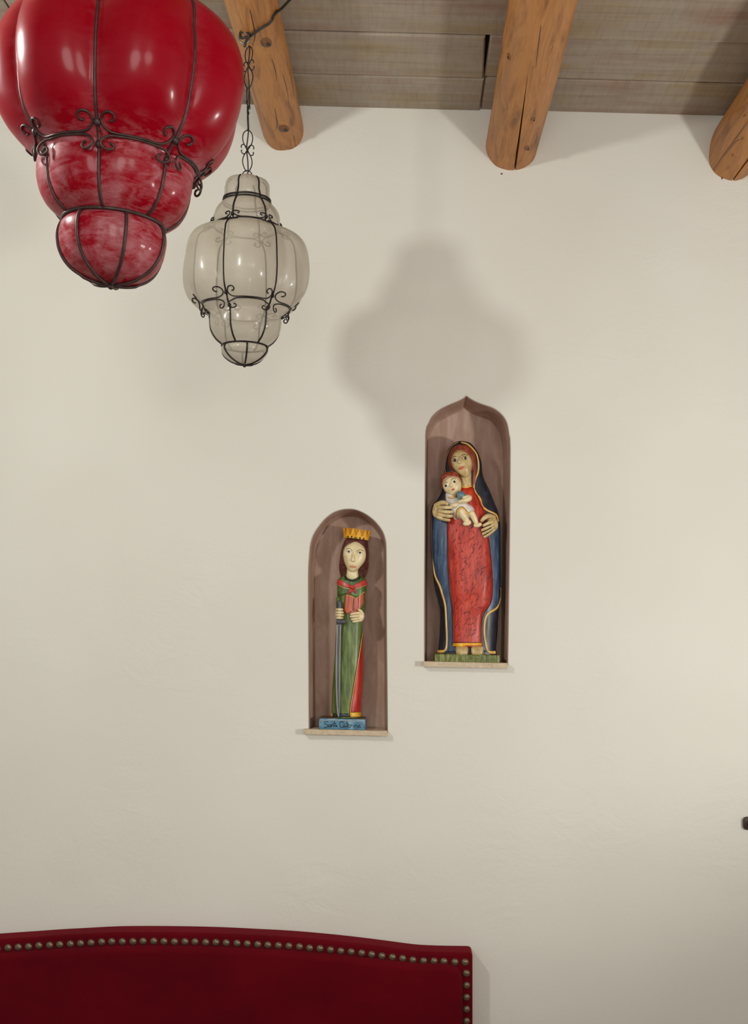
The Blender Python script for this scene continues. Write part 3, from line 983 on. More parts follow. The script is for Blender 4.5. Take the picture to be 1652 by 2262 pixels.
# ------------------------------------------------------------------ statue with crown and sword
c0 = P(757, 1612, -0.05)
st = thing('crowned_statue', 'carved painted statue of a crowned woman in green robe holding a sword', 'statue', (c0.x, c0.y, zl(c0.x)))
def slab(name, xl, xr, ytop, front, back, zfun, mat, top_mat, parent, wob=0.0, n=28):
    """rounded block standing on the shelf"""
    X0, X1 = P(xl, 0, front).x, P(xr, 0, front).x
    ztop = P((xl + xr) / 2, ytop, front).z
    cX = (X0 + X1) / 2
    zb = zfun(cX); r = 0.004
    out = []
    for (ax, ay, a0) in ((X1 - r, -front + r, -90), (X1 - r, -back - r, 0), (X0 + r, -back - r, 90), (X0 + r, -front + r, 180)):
        for i in range(5):
            a = math.radians(a0 + 22.5 * i)
            out.append((ax + r * math.cos(a), ay + r * math.sin(a)))
    # densify long edges
    o2 = []
    for i in range(len(out)):
        a, b = out[i], out[(i + 1) % len(out)]
        L_ = math.hypot(b[0] - a[0], b[1] - a[1]); m = max(1, int(L_ / 0.006))
        for t in range(m): o2.append((a[0] + (b[0] - a[0]) * t / m, a[1] + (b[1] - a[1]) * t / m))
    V = []; n = len(o2); Fc = []
    levels = [(0.0002, 0.0), (0.002, 1.0), (0.5, 1.0), (0.86, 1.0), (0.97, 0.99), (1.0, 0.97)]
    for t, sc in levels:
        if t == 0.0002: sc = 0.985
        for (x, yy) in o2:
            z0 = zb - TILT * (x - cX); z1 = ztop - TILT * (x - cX)
            w = wob * mnoise.noise(Vector((x * 160, yy * 160, t * 3))) if wob else 0
            V.append((cX + (x - cX) * sc + 0, (yy + (front + back) / 2) * sc - (front + back) / 2 + w, z0 + (z1 - z0) * t + 0.0003))
    for i in range(len(levels) - 1):
        for j in range(n):
            k = (j + 1) % n
            Fc.append((i * n + j, i * n + k, (i + 1) * n + k, (i + 1) * n + j))
    Fc.append(tuple(range(n - 1, -1, -1)))
    Fc.append(tuple((len(levels) - 1) * n + j for j in range(n)))
    me = mesh_of(name, V, Fc, True); sharp(me, 40)
    o = obj(name, me, mat, parent)
    if top_mat:
        me.materials.append(top_mat)
        me.polygons[len(Fc) - 1].material_index = 1
    return o, (V, Fc)
base_l, base_vf = slab('base', 704, 807, 1588, 0.006, -0.100, zl, M['sky'], M['brown'], st)
sb = Surf(base_vf, d=0.004)
def T(x, y): return (640 + x * 0.14528, 1560 + y * 0.14528)
LET = [[(582, 243), (558, 231), (528, 240), (530, 264), (563, 275), (580, 296), (560, 320), (518, 318)],
       [(620, 282), (600, 277), (588, 300), (601, 318), (617, 300), (620, 282), (624, 319)],
       [(633, 280), (635, 319)], [(635, 293), (648, 279), (659, 290), (662, 319)],
       [(683, 226), (680, 318)], [(660, 263), (706, 260)],
       [(714, 290), (700, 291), (695, 308), (706, 313), (714, 293), (724, 319)],
       [(816, 240), (788, 230), (762, 255), (764, 296), (788, 325), (818, 312)],
       [(846, 276), (826, 280), (820, 305), (834, 316), (847, 292), (850, 319)],
       [(871, 236), (868, 321)], [(850, 266), (897, 261)],
       [(882, 302), (905, 291), (900, 276), (885, 283), (881, 306), (895, 323), (914, 312)],
       [(925, 281), (928, 321)], [(928, 297), (940, 281), (956, 286)],
       [(968, 287), (971, 322)], [(964, 264), (966, 267)],
       [(985, 286), (988, 323)], [(988, 297), (1002, 284), (1014, 296), (1018, 326)],
       [(1066, 296), (1046, 291), (1038, 313), (1050, 326), (1064, 306), (1078, 330)]]
mb = MB()
for s_ in LET: mb.add(stroke_vf(sb, [T(*p) for p in s_], 1.55, 0.0001, 6, 0.35, 4))
ins = mb.build('inscription', M['black'], base_l); ins['label'] = 'black hand-painted words Santa Caterina'
mb = MB(); mb.add(stroke_vf(sb, [(706, 1591), (740, 1590.5), (780, 1592.5), (805, 1593)], 1.6, 0.0001)); mb.add(stroke_vf(sb, [(706, 1593), (706, 1607)], 1.3)); mb.add(stroke_vf(sb, [(804.5, 1594), (804.5, 1602)], 2.2))
mb.build('painted_edge', M['steel_light'], base_l)

DB = -0.055
robe_rows = [(1269, 764, 793, DB, 0.014), (1274, 756, 800, DB, 0.022), (1283, 746.5, 807.5, DB, 0.029), (1298, 746, 808, DB, 0.032), (1315, 746.5, 807, DB, 0.033), (1335, 746.5, 805, DB, 0.034), (1352, 747, 803, DB, 0.034), (1375, 746, 801, DB, 0.034),
             (1410, 741.5, 800.5, DB, 0.035), (1450, 739.5, 801, DB, 0.036), (1500, 735.5, 800, DB, 0.037), (1550, 733.2, 796.5, DB, 0.038), (1574, 732.3, 795, DB, 0.038), (1584, 732, 795, DB, 0.038)]
robe_vf = loft_vf(robe_rows, 44, 2.7, 3.0, 0.0014, 2)
robe = mk('robe', *robe_vf, M['green'], st)
sr = Surf(robe_vf, d=DB)
# shoulder cape (front upper half)
cape_vf = patch_vf(sr, [(748, 1277), (762, 1279), (778, 1282), (793, 1279), (806, 1277)], [(747, 1316), (764, 1313), (778, 1316.5), (787, 1320), (806.5, 1306)], 0.0034, 10, 40, 0.010)
cape = mk('cape', *cape_vf, M['cape'], st)
sc_ = Surf(robe_vf, cape_vf, d=DB)
pan_vf = patch_vf(sr, [(762.5, 1313), (761, 1330), (759.5, 1350), (766, 1357)], [(803, 1307), (802.5, 1322), (801, 1345), (776, 1357)], 0.0018, 12, 24, 0.006)
pan = mk('bodice_panel', *pan_vf, M['panel'], st)
mb = MB()
sp_ = Surf(robe_vf, pan_vf, cape_vf, d=DB)
mb.add(stroke_vf(sp_, [(781.5, 1322), (780.5, 1335), (779.5, 1349)], 1.8)); mb.add(stroke_vf(sp_, [(791.5, 1320), (791, 1345)], 1.2)); mb.add(stroke_vf(sp_, [(764, 1313), (760.5, 1335), (759.5, 1351)], 1.2)); mb.add(stroke_vf(sp_, [(761, 1352), (768, 1356), (776, 1350)], 1.2))
mb.build('panel_lines', M['black'], pan)
mk('cape_edge', *stroke_vf(sp_, [(764, 1313.5), (776, 1316.5), (787, 1320.5), (796, 1314), (805, 1307)], 1.7, 0.0004), M['trim'], cape)
# scarf
scarf_vf = patch_vf(sc_, [(748, 1279), (746, 1287), (746.5, 1291)], [(776, 1294), (776, 1298), (776, 1301)], 0.003, 14, 6, 0.006)
scarf_vf2 = patch_vf(sc_, [(779, 1294), (779, 1298), (779, 1301)], [(805, 1281), (808, 1286), (808, 1293)], 0.003, 14, 6, 0.006)
scarf = MB().add(scarf_vf).add(scarf_vf2).build('scarf', M['scarf'], st)
ss = Surf(robe_vf, cape_vf, scarf_vf, scarf_vf2, d=DB)
mk('knot', *limb_vf(ss, [(774.5, 1296, 4.2, 2), (779.5, 1298, 4.2, 2)]), M['scarf'], scarf)
mk('tail', *limb_vf(ss, [(776, 1302, 2.5, 1.2), (772.5, 1307, 3.4, 1), (770.5, 1312.5, 2.0, 0.6)]), M['scarf'], scarf)
mk('tail', *limb_vf(ss, [(779, 1302, 2.5, 1.2), (782.5, 1305, 3.4, 1), (784, 1309, 2.0, 0.6)]), M['scarf'], scarf)
def strokes(name, sf, lst, w, mat, parent, off=0.0002, fl=0.45, taper=False):
    mb = MB()
    for l in lst: mb.add(stroke_vf(sf, l, w, off, 6, fl, 5, taper))
    return mb.build(name, mat, parent)
strokes('scarf_edge', ss, [[(746.5, 1291.5), (757, 1297), (770, 1300.5), (774, 1300.5)], [(784, 1300.5), (797, 1297), (807.5, 1293)]], 1.8, M['trim'], scarf)
# red cloak at the side with gold edge, hems
clo_vf = patch_vf(sr, [(799.5, 1400), (796, 1430), (789, 1475), (782, 1520), (776, 1555), (774.5, 1573)], [(800.6, 1400), (801, 1430), (800.6, 1475), (798.5, 1520), (796, 1555), (795, 1573)], 0.0014, 8, 40, 0.008)
clo = mk('cloak', *clo_vf, M['cloak_red'], st)
strokes('cloak_edge', sr, [[(799.5, 1398), (795.5, 1430), (788.5, 1475), (781.5, 1520), (775.5, 1555), (773.5, 1580)]], 1.7, M['trim'], clo, 0.0014)
strokes('cloak_outline', sr, [[(798, 1402), (794, 1430), (787, 1475), (780, 1520), (774, 1555), (772, 1580)]], 0.8, M['black'], clo, 0.001)
hem_vf = patch_vf(sr, [(733, 1576), (733, 1583.5)], [(773, 1576), (773, 1583.5)], 0.0012, 12, 4, 0.004)
hem = mk('hem', *hem_vf, M['navy'], st)
sh = Surf(robe_vf, hem_vf, d=DB)
mb = MB()
for i in range(9): mb.add(disc_vf(sh, 736 + i * 4.3, 1579 + 1.6 * math.sin(i * 2.1), 0.8, 0.8, 0, 0.0004, 8, 1))
mb.build('hem_dots', M['steel_light'], hem)
mk('cloak_hem', *patch_vf(sr, [(773.5, 1574.5), (773.5, 1583.5)], [(795.5, 1573.5), (795.5, 1583.5)], 0.0024, 8, 4, 0.005), M['yellow'], clo)
mk('cloak_hem', *patch_vf(sr, [(731.8, 1574.5), (732, 1582)], [(735, 1576), (735.5, 1583.5)], 0.0024, 3, 4, 0.005), M['yellow'], clo)
# hair, head
DH = -0.050
hair_rows = [(1189, 770, 803, DH, 0.012), (1192, 762, 810.5, DH, 0.020), (1204, 757, 812, DH, 0.027), (1222, 752.5, 814, DH, 0.029), (1240, 750, 814, DH - 0.004, 0.028), (1250, 749, 814, DH - 0.010, 0.025), (1262, 749.5, 811.5, DH - 0.016, 0.021), (1274, 752, 807, DH - 0.018, 0.018), (1281, 756, 803, DH - 0.018, 0.014)]
hair_vf = loft_vf(hair_rows, 40, 2.3, 2.5, 0.0014, 5)
hair = mk('hair', *hair_vf, M['brown_hair'], st)
DF = -0.030
face_rows = [(1195, 783, 787, DF - 0.006, 0.004), (1197.5, 777, 792, DF - 0.004, 0.010), (1203, 767, 800, DF - 0.002, 0.017), (1211, 760, 806, DF, 0.020), (1222, 757, 808.2, DF, 0.022), (1234, 758, 807.5, DF, 0.022), (1245, 761.5, 802, DF, 0.021), (1254, 765.5, 794.5, DF, 0.018),
             (1260, 769.5, 789, DF, 0.014), (1264, 775, 783, DF, 0.007)]
head_vf = loft_vf(face_rows, 40, 2.15, 2.0)
neck_vf = loft_vf([(1254, 766, 791, DF - 0.010, 0.012), (1266, 765, 791, DF - 0.010, 0.014), (1281, 763, 793, DF - 0.012, 0.014)], 28, 2.2, 3)
nose_vf = loft_vf([(1219, 778, 783, DF + 0.018, 0.004), (1228, 777, 783.5, DF + 0.0205, 0.005), (1236, 775.5, 784, DF + 0.0235, 0.006), (1239.5, 775, 784, DF + 0.023, 0.006), (1241, 777, 782.5, DF + 0.021, 0.004)], 16, 2.2, 1.5)
head = MB().add(head_vf).add(neck_vf).add(nose_vf).build('head', M['skin'], st)
sf_ = Surf(head_vf, neck_vf, hair_vf, d=DF)
mk('mouth', *disc_vf(sf_, 779.5, 1251, 7.2, 3.9, 0.05, 0.0008, 18, 3, 0.002, lambda c: 0.75 + 0.25 * abs(c) if True else 1), M['pale_lip'], head)
strokes('mouth_line', Surf(head_vf, d=DF), [[(773, 1251.4), (779.5, 1250.6), (786, 1251.8)]], 0.6, M['lip'], head, 0.003)
for ex, ey in ((770.5, 1219), (794.5, 1221.5)):
    e = mk('eye', *disc_vf(sf_, ex, ey, 4.6, 2.2, 0.06, 0.0005, 16, 3, 0.0006), M['eye_white'], head)
    mk('iris', *disc_vf(sf_, ex + 0.2, ey - 0.2, 2.2, 2.3, 0, 0.0013, 12, 2), M['eye_brown'], e)
    strokes('eyelid', sf_, [[(ex - 5.5, ey - 0.6), (ex, ey - 2.6), (ex + 5.4, ey - 0.4)]], 0.9, M['black'], e, 0.0007)
strokes('eyebrow', sf_, [[(765, 1213.6), (771, 1211.3), (775, 1213.5), (778, 1217)]], 1.3, M['brown_hair'], head)
strokes('eyebrow', sf_, [[(787.3, 1218.2), (791.5, 1215.3), (796, 1214.6), (802.5, 1217)]], 1.3, M['brown_hair'], head)
strokes('nose_line', Surf(head_vf, nose_vf, d=DF), [[(777.5, 1221), (776.5, 1230), (775, 1238.5), (779, 1240.8), (783.5, 1239.5)]], 0.7, M['skin2'], head)
strokes('face_outline', sf_, [[(785, 1195.5), (773, 1201), (764, 1209), (758.5, 1220), (759, 1235), (763, 1248), (766.5, 1258), (765, 1270)], [(785, 1195.5), (796, 1201), (804, 1210), (808, 1222), (806.5, 1237), (801, 1248), (793, 1261), (792, 1270)]], 1.2, M['brown_hair'], head, 0.0003)
strokes('collar', Surf(robe_vf, cape_vf, neck_vf, d=DF - 0.01), [[(762, 1273), (767, 1279.5), (778, 1283), (789, 1280.5), (795, 1274.5)]], 4.0, M['navy'], robe, 0.0016, 0.6)
# crown
crown_vs = []; crown_fs = []
def crown_pt(a, t, g=0.0):
    yb = 1194.3 - 3.2; ctr = P(786.3 + 2.2 * t, yb - 21 * t, -0.047)
    rx = (25.5 + 4.0 * t + g) * S; ry = (19 + 4.5 * t + g) * S
    x = rx * math.cos(a)
    return Vector((ctr.x + x, ctr.y + ry * math.sin(a), ctr.z - 0.115 * x))
nc = 48
for (t, g) in ((0, 0), (0.5, 0), (1, 0), (1, -2.5), (0.3, -2.5)):
    for j in range(nc): crown_vs.append(crown_pt(2 * PI * j / nc, t, g))
for i in range(4):
    for j in range(nc):
        k = (j + 1) % nc
        crown_fs.append((i * nc + j, i * nc + k, (i + 1) * nc + k, (i + 1) * nc + j))
crown_fs.append(tuple(range(nc - 1, -1, -1))); crown_fs.append(tuple(4 * nc + j for j in range(nc)))
crown_me = mesh_of('crown', crown_vs, crown_fs); sharp(crown_me, 40)
crown = obj('crown', crown_me, M['amber'], st)
npt = 13
for k in range(npt):
    a0 = 2 * PI * (k + 0.25) / npt; hw = PI / npt * 0.86
    V = []
    for g in (0.2, 1.8):
        for da, t in ((-hw, 0.28), (hw, 0.28), (hw * 0.16, 1.0), (-hw * 0.16, 1.0)):
            V.append(crown_pt(a0 + da, t, g))
    mk('crown_point', V, [(3, 2, 1, 0), (4, 5, 6, 7), (0, 1, 5, 4), (1, 2, 6, 5), (2, 3, 7, 6), (3, 0, 4, 7)], M['yellow'], crown, False)
V = []; Fc = []
for (t, g) in ((0.0, 0.3), (0.0, 2.0), (0.30, 2.0), (0.30, 0.3)):
    for j in range(nc): V.append(crown_pt(2 * PI * j / nc, t, g))
for i in range(3):
    for j in range(nc):
        k = (j + 1) % nc
        Fc.append((i * nc + j, i * nc + k, (i + 1) * nc + k, (i + 1) * nc + j))
mk('crown_band', V, Fc, M['yellow'], crown, False)
scw = Surf((V, Fc), (crown_vs, crown_fs), d=-0.03)
for jx, jy, rx, ry in ((769, 1185.7, 1.7, 2.6), (776.6, 1186.3, 1.7, 2.7), (785.6, 1187.8, 4.2, 2.3), (795, 1188.6, 1.7, 2.8), (803, 1190.2, 1.6, 2.4)):
    mk('jewel', *disc_vf(scw, jx, jy, rx, ry, 0.1, 0.0006, 10, 2, 0.001), M['black'] if rx < 3 else M['grass'], crown)
# sword
sword = mk('sword_blade', *loft_vf([(1376, 743.5, 754.5, -0.012, 0.003), (1400, 743.2, 754, -0.012, 0.003), (1450, 741.8, 753, -0.012, 0.003), (1500, 741.6, 752.4, -0.0115, 0.003), (1550, 743, 752, -0.011, 0.0026), (1572, 744.5, 751.3, -0.0105, 0.0022), (1585, 746.5, 749.5, -0.010, 0.0015)], 12, 1.5, 8), M['steel'], st)
ssw = Surf(loft_vf([(1376, 743.5, 754.5, -0.012, 0.003), (1400, 743.2, 754, -0.012, 0.003), (1450, 741.8, 753, -0.012, 0.003), (1500, 741.6, 752.4, -0.0115, 0.003), (1550, 743, 752, -0.011, 0.0026), (1572, 744.5, 751.3, -0.0105, 0.0022), (1585, 746.5, 749.5, -0.010, 0.0015)], 12, 1.5, 8), d=-0.012)
strokes('blade_edge', ssw, [[(744.5, 1380), (744.3, 1400), (742.9, 1450), (742.7, 1500), (744, 1550), (745.6, 1572), (747.5, 1583)]], 2.2, M['steel_light'], sword)
strokes('blade_fuller', ssw, [[(749.6, 1380), (749.3, 1400), (748.3, 1450), (748, 1500), (748.6, 1550), (748.8, 1565)]], 1.8, M['steel_dark'], sword)
mk('sword_guard', *loft_vf([(1368.6, 743.5, 763, -0.012, 0.004), (1370, 743, 764, -0.012, 0.0065), (1376, 743, 764.5, -0.012, 0.0065), (1378.4, 743.5, 763, -0.012, 0.004)], 20, 4.5, 2), M['steel_dark'], st)
mk('sword_grip', *loft_vf([(1325.6, 748, 751, -0.012, 0.002), (1327, 745.5, 753.5, -0.012, 0.005), (1331, 744, 755.3, -0.012, 0.007), (1345, 744, 755.5, -0.012, 0.007), (1370, 744.5, 755, -0.012, 0.006)], 20, 2.2, 2), M['steel_dark'], st)
# hands
def px3(p, d): return P(p[0], p[1], d)
def chain_vf(pts, n=12):
    """(x, y, d, r px) capsule chain in the air"""
    q = smooth_pts(pts, 5)
    return tube_vf([P(p[0], p[1], p[2]) for p in q], [p[3] * S for p in q], n, True)
mb = MB()
for i, (y0, xa, xb) in enumerate(((1346.5, 743.5, 755.5), (1352.8, 743, 756.5), (1358.9, 743, 757), (1365, 743.5, 755.5))):
    mb.add(chain_vf([(xa + 1, y0 + 0.3, -0.020, 3.0), (xa + 0.5, y0, -0.008, 3.1), (xa + 4, y0, 0.0, 3.05), (xb - 4, y0, 0.001, 3.0), (xb, y0 + 0.2, -0.006, 2.9)]))
mb.add(ell_vf(P(748, 1356, -0.022), 0.010, 0.010, 0.016))
hand = mb.build('hand', M['skin'], st)
mb = MB()
for y0 in (1349.6, 1355.9, 1362): mb.add(tube_vf([P(743.5, y0, -0.004), P(748, y0 - 0.2, 0.0006), P(757, y0, 0.0)], 0.0009, 6))
mb.build('finger_lines', M['black'], hand)
mb = MB()
mb.add(ell_vf(P(795.5, 1361.5, -0.014), 0.0125, 0.010, 0.0168, 0.15))
for a, b, c in (((799, 1355), (787, 1354.5), (776, 1357)), ((798, 1360), (786, 1361), (775, 1362.2)), ((797, 1366), (787, 1367), (777.5, 1368.2)), ((796, 1370), (788, 1372), (780.5, 1373.3))):
    mb.add(chain_vf([(a[0], a[1], -0.010, 3.3), (b[0], b[1], -0.003, 3.1), (c[0], c[1], -0.006, 2.6)]))
mb.add(chain_vf([(801, 1356, -0.010, 3.6), (797, 1350, -0.006, 3.2), (793, 1347.5, -0.006, 2.7)]))
hand2 = mb.build('hand', M['skin'], st)
mb = MB()
for l in ([(776, 1359.4), (784, 1358.3), (790, 1357.5)], [(776, 1365), (784, 1364), (792, 1362.5)], [(779, 1370.6), (786, 1369.5), (793, 1367.5)]):
    mb.add(tube_vf([P(x, y, -0.0005 - 0.002 * (i == 0)) for i, (x, y) in enumerate(l)], 0.0007, 6))
mb.build('finger_lines', M['skin2'], hand2)
mk('arm', *chain_vf([(748, 1322, -0.040, 5.5), (747.5, 1338, -0.032, 5.5), (748, 1352, -0.022, 5.0)]), M['cape'], st)
mk('arm', *chain_vf([(803, 1325, -0.050, 5.0), (802, 1342, -0.032, 5.2), (799, 1357, -0.018, 5.0)]), M['cape'], st)

# ------------------------------------------------------------------ statue of a mother with child
c1 = P(1030, 1462, -0.045)
mo = thing('mother_statue', 'carved painted statue of a woman in red dress and dark blue mantle carrying a child', 'statue', (c1.x, c1.y, zr(c1.x)))
base_r, base_r_vf = slab('base', 960, 1105, 1446, 0.006, -0.105, zr, M['grass'], None, mo, 0.0025)
DM = -0.062
man_rows = [(975, 1012, 1024, DM, 0.010), (977.5, 1005, 1034, DM, 0.018), (982, 999, 1042, DM, 0.024), (990, 992, 1049, DM, 0.028), (1004, 986.5, 1057, DM, 0.031), (1022, 983, 1063, DM, 0.033), (1045, 981, 1065.5, DM, 0.034), (1063, 980, 1071, DM, 0.034),
            (1085, 975, 1081.5, DM, 0.035), (1103, 966, 1089, DM, 0.037), (1116, 955, 1094, DM, 0.038), (1134, 952.5, 1100.5, DM, 0.040), (1165, 952.3, 1103.3, DM, 0.041), (1200, 952.5, 1103.8, DM, 0.041), (1235, 955, 1104.8, DM, 0.041), (1275, 957.5, 1105.2, DM, 0.040),
            (1299, 961, 1105.5, DM, 0.040), (1328, 967.5, 1103.5, DM, 0.039), (1352, 972.3, 1100.3, DM, 0.038), (1395, 971.5, 1099, DM, 0.037), (1425, 969, 1096, DM, 0.036), (1440, 967, 1096, DM, 0.036), (1447, 967, 1096, DM, 0.036)]
man_vf = loft_vf(man_rows, 56, 2.6, 4.0, 0.0012, 8)
man = mk('mantle', *man_vf, M['navy'], mo)
sm_ = Surf(man_vf, d=DM)
DD = -0.040
dress_rows = [(1074, 1016, 1043, DD, 0.014), (1079, 1011, 1047, DD, 0.023), (1088, 1003, 1051, DD, 0.030), (1105, 994, 1059, DD, 0.033), (1130, 987, 1070, DD, 0.035), (1160, 986.5, 1076, DD, 0.036), (1200, 987.5, 1080, DD, 0.037), (1235, 988.3, 1084.3, DD, 0.038), (1265, 989.3, 1086.5, DD, 0.038),
              (1291, 991, 1087.3, DD, 0.037), (1312, 993, 1086.8, DD, 0.036), (1331, 996, 1083.5, DD, 0.034), (1345, 998, 1075, DD, 0.033), (1357, 998.7, 1067.5, DD, 0.032), (1379, 999.3, 1062.3, DD, 0.031), (1405, 999.3, 1062, DD, 0.031), (1421, 999, 1064.5, DD, 0.031), (1428, 998, 1067.5, DD, 0.031)]
dress_vf = loft_vf(dress_rows, 56, 3.0, 4.0, 0.0026, 14)
dress = mk('dress', *dress_vf, M['red'], mo)
sd = Surf(dress_vf, d=DD)
sall = Surf(man_vf, dress_vf, d=DM)
# blue lining panels either side
lin_l = patch_vf(sm_, [(953, 1128), (952.8, 1165), (953, 1200), (955.5, 1235), (961, 1270), (971, 1293), (977, 1312), (983.7, 1339), (986, 1379), (987, 1418), (984, 1440)],
                 [(1000, 1128), (1000, 1165), (1000, 1200), (1000, 1235), (1001, 1270), (1002, 1293), (1004, 1312), (1008, 1339), (1010, 1379), (1010, 1418), (1010, 1440)], 0.0022, 8, 60, 0.008)
lin_r = patch_vf(sm_, [(1066, 1160), (1068, 1200), (1072, 1240), (1074, 1280), (1072, 1310), (1066, 1340), (1060, 1356), (1052, 1380), (1052, 1410), (1052, 1440)],
                 [(1103, 1150), (1103.6, 1200), (1104.6, 1240), (1105, 1280), (1104.5, 1320), (1096, 1344), (1078, 1355.5), (1071, 1371), (1069.5, 1398), (1076, 1440)], 0.0022, 8, 60, 0.008)
mk('lining', *lin_l, M['blue'], man); mk('lining', *lin_r, M['blue'], man)
so = Surf(man_vf, dress_vf, lin_l, lin_r, d=DM)
strokes('mantle_trim', so, [[(1018, 977.5), (1031, 981), (1041, 989), (1049, 999), (1053.5, 1008), (1056.4, 1025), (1055.5, 1043), (1049.5, 1058), (1046.3, 1074), (1050, 1087.5), (1060, 1101.5), (1065, 1117), (1075, 1127), (1091, 1134.5), (1097, 1140), (1100, 1152)]], 4.8, M['trim'], man, 0.0012)
strokes('mantle_trim', so, [[(1012, 977), (999, 985), (989, 1003), (984.3, 1020), (983, 1036), (985, 1044)]], 1.5, M['trim'], man, 0.0006)
strokes('mantle_trim', so, [[(953.5, 1130), (953.2, 1165), (953.6, 1200), (955.8, 1232, .9)]], 1.1, M['trim'], man, 0.0006)
strokes('mantle_trim', so, [[(955.8, 1232, .35), (961, 1270, .9), (971, 1293, 1), (977, 1312, 1), (983.7, 1339, 1), (986, 1379, .9), (987, 1418, .8), (983, 1437, 1.2), (966, 1439.5, 1.5)]], 5.4, M['trim'], man, 0.0014)
strokes('mantle_trim', so, [[(1104.6, 1298, .4), (1104.6, 1320, .6), (1102, 1333, .8), (1095, 1344.5, 1), (1078, 1355.5, 1), (1071, 1371, 1), (1069.5, 1398, 1), (1073, 1423, .9), (1079, 1440, 1.2), (1100, 1440.5, 1.5)]], 5.4, M['trim'], man, 0.0014)
strokes('dress_outline', so, [[(988, 1150), (987.8, 1200), (989, 1250), (992, 1300), (998, 1345), (999, 1380), (998.5, 1425)], [(1077, 1180), (1081, 1200), (1085, 1240), (1087.7, 1291), (1084.5, 1330), (1069, 1356), (1063, 1379), (1062.7, 1415)], [(1044.5, 1077), (1047.5, 1086), (1056, 1103), (1061, 1118), (1068, 1129)]], 1.7, M['black'], dress, 0.0003)
mk('dress_hem', *patch_vf(sd, [(997.5, 1421), (997, 1428)], [(1066, 1420), (1069, 1429)], 0.0022, 16, 3, 0.004), M['yellow'], dress)
strokes('hem_line', sd, [[(998, 1419.8), (1015, 1418.8), (1050, 1418.8), (1065, 1420)]], 1.2, M['black'], dress, 0.0015)
# painted sprigs on the dress
random.seed(21)
mb = MB(); mb2 = MB()
for gy in range(23):
    for gx in range(7):
        y = 1156 + gy * 11.4 + random.uniform(-4, 4)
        xl = interp([(r[0], r[1]) for r in dress_rows], y) + 5; xr = interp([(r[0], r[2]) for r in dress_rows], y) - 5
        x = xl + (xr - xl) * (gx + random.uniform(0.1, 0.9)) / 7
        a = random.gauss(-1.15, 0.55); ln = random.uniform(7, 15)
        dx, dy = math.cos(a) * ln, math.sin(a) * ln
        if not (xl < x + dx < xr) or y > 1414 or y + dy < 1150: continue
        tgt = mb if random.random() < 0.9 else mb2
        bx_, by_ = random.uniform(-2, 2), random.uniform(-1, 1)
        tgt.add(stroke_vf(sd, [(x, y), (x + dx * 0.5 + bx_, y + dy * 0.5 + by_), (x + dx, y + dy)], random.uniform(0.9, 1.6), 0.0, 5, 0.3, 4, True))
        if random.random() < 0.8:
            s_ = random.choice((-1, 1)); b = a + s_ * random.uniform(0.6, 1.1); l2 = ln * random.uniform(0.4, 0.7)
            xe, ye = x + dx * 0.45 + math.cos(b) * l2, y + dy * 0.45 + math.sin(b) * l2
            if xl < xe < xr: tgt.add(stroke_vf(sd, [(x + dx * 0.4, y + dy * 0.4), (xe, ye)], random.uniform(0.8, 1.3), 0.0, 5, 0.3, 3, True))
o = mb.build('painted_sprigs', M['dark_red'], dress); o['kind'] = 'stuff'
o = mb2.build('painted_sprigs', M['black'], dress); o['kind'] = 'stuff'
# feet
for fx in (1020, 1054):
    mb = MB()
    mb.add(loft_vf([(1427, fx - 12, fx + 12, -0.022, 0.012), (1431, fx - 13.5, fx + 13.5, -0.012, 0.014), (1438, fx - 14, fx + 14, -0.008, 0.014), (1444, fx - 13, fx + 13, -0.006, 0.012), (1447, fx - 11, fx + 11, -0.006, 0.009)], 24, 3.2, 2))
    mb.build('foot', M['skin2'], mo)
# hair and head
DHm = -0.038
mh_vf = loft_vf([(983, 1012, 1026, DHm, 0.008), (986, 1004, 1035, DHm, 0.015), (994, 996, 1043, DHm, 0.020), (1006, 991.5, 1049, DHm, 0.022), (1022, 990, 1051.3, DHm, 0.023), (1036, 993, 1051.5, DHm - 0.003, 0.022), (1048, 998, 1050.5, DHm - 0.012, 0.018), (1062, 1008, 1048.5, DHm - 0.016, 0.015), (1076, 1020, 1047, DHm - 0.016, 0.010)], 36, 2.3, 2.5, 0.0016, 3)
mh = mk('hair', *mh_vf, M['red_hair'], mo)
mk('hair_lock', *chain_vf([(1047, 1026, -0.034, 3.0), (1047.5, 1046, -0.029, 3.4), (1046.5, 1062, -0.028, 3.0), (1044.5, 1073, -0.028, 2.2)]), M['red_hair'], mh)
DFm = -0.022
mf_rows = [(994, 1008, 1018, DFm - 0.004, 0.006), (997, 1004, 1026, DFm - 0.002, 0.012), (1003, 999, 1034, DFm, 0.017), (1011, 996.3, 1040, DFm, 0.019), (1020, 996, 1043, DFm, 0.020), (1030, 998.5, 1043, DFm, 0.020), (1040, 1004.5, 1041, DFm, 0.019), (1047, 1012, 1038, DFm, 0.016), (1052.5, 1019, 1035, DFm, 0.012), (1056, 1024, 1031, DFm, 0.006)]
mf_vf = loft_vf(mf_rows, 40, 2.15, 2.0)
mn_vf = loft_vf([(1044, 1014, 1041, DFm - 0.011, 0.012), (1060, 1016, 1041, DFm - 0.010, 0.014), (1079, 1016, 1042, DFm - 0.009, 0.015)], 28, 2.2, 3)
nz_vf = loft_vf([(1008, 1014, 1018, DFm + 0.0175, 0.003), (1015, 1012.5, 1018, DFm + 0.0195, 0.004), (1021, 1010.5, 1018.5, DFm + 0.0225, 0.005), (1024, 1011.5, 1018, DFm + 0.021, 0.004)], 16, 2.2, 1.5)
mhead = MB().add(mf_vf).add(mn_vf).add(nz_vf).build('head', M['skin2'], mo)
smf = Surf(mf_vf, mn_vf, mh_vf, d=DFm)
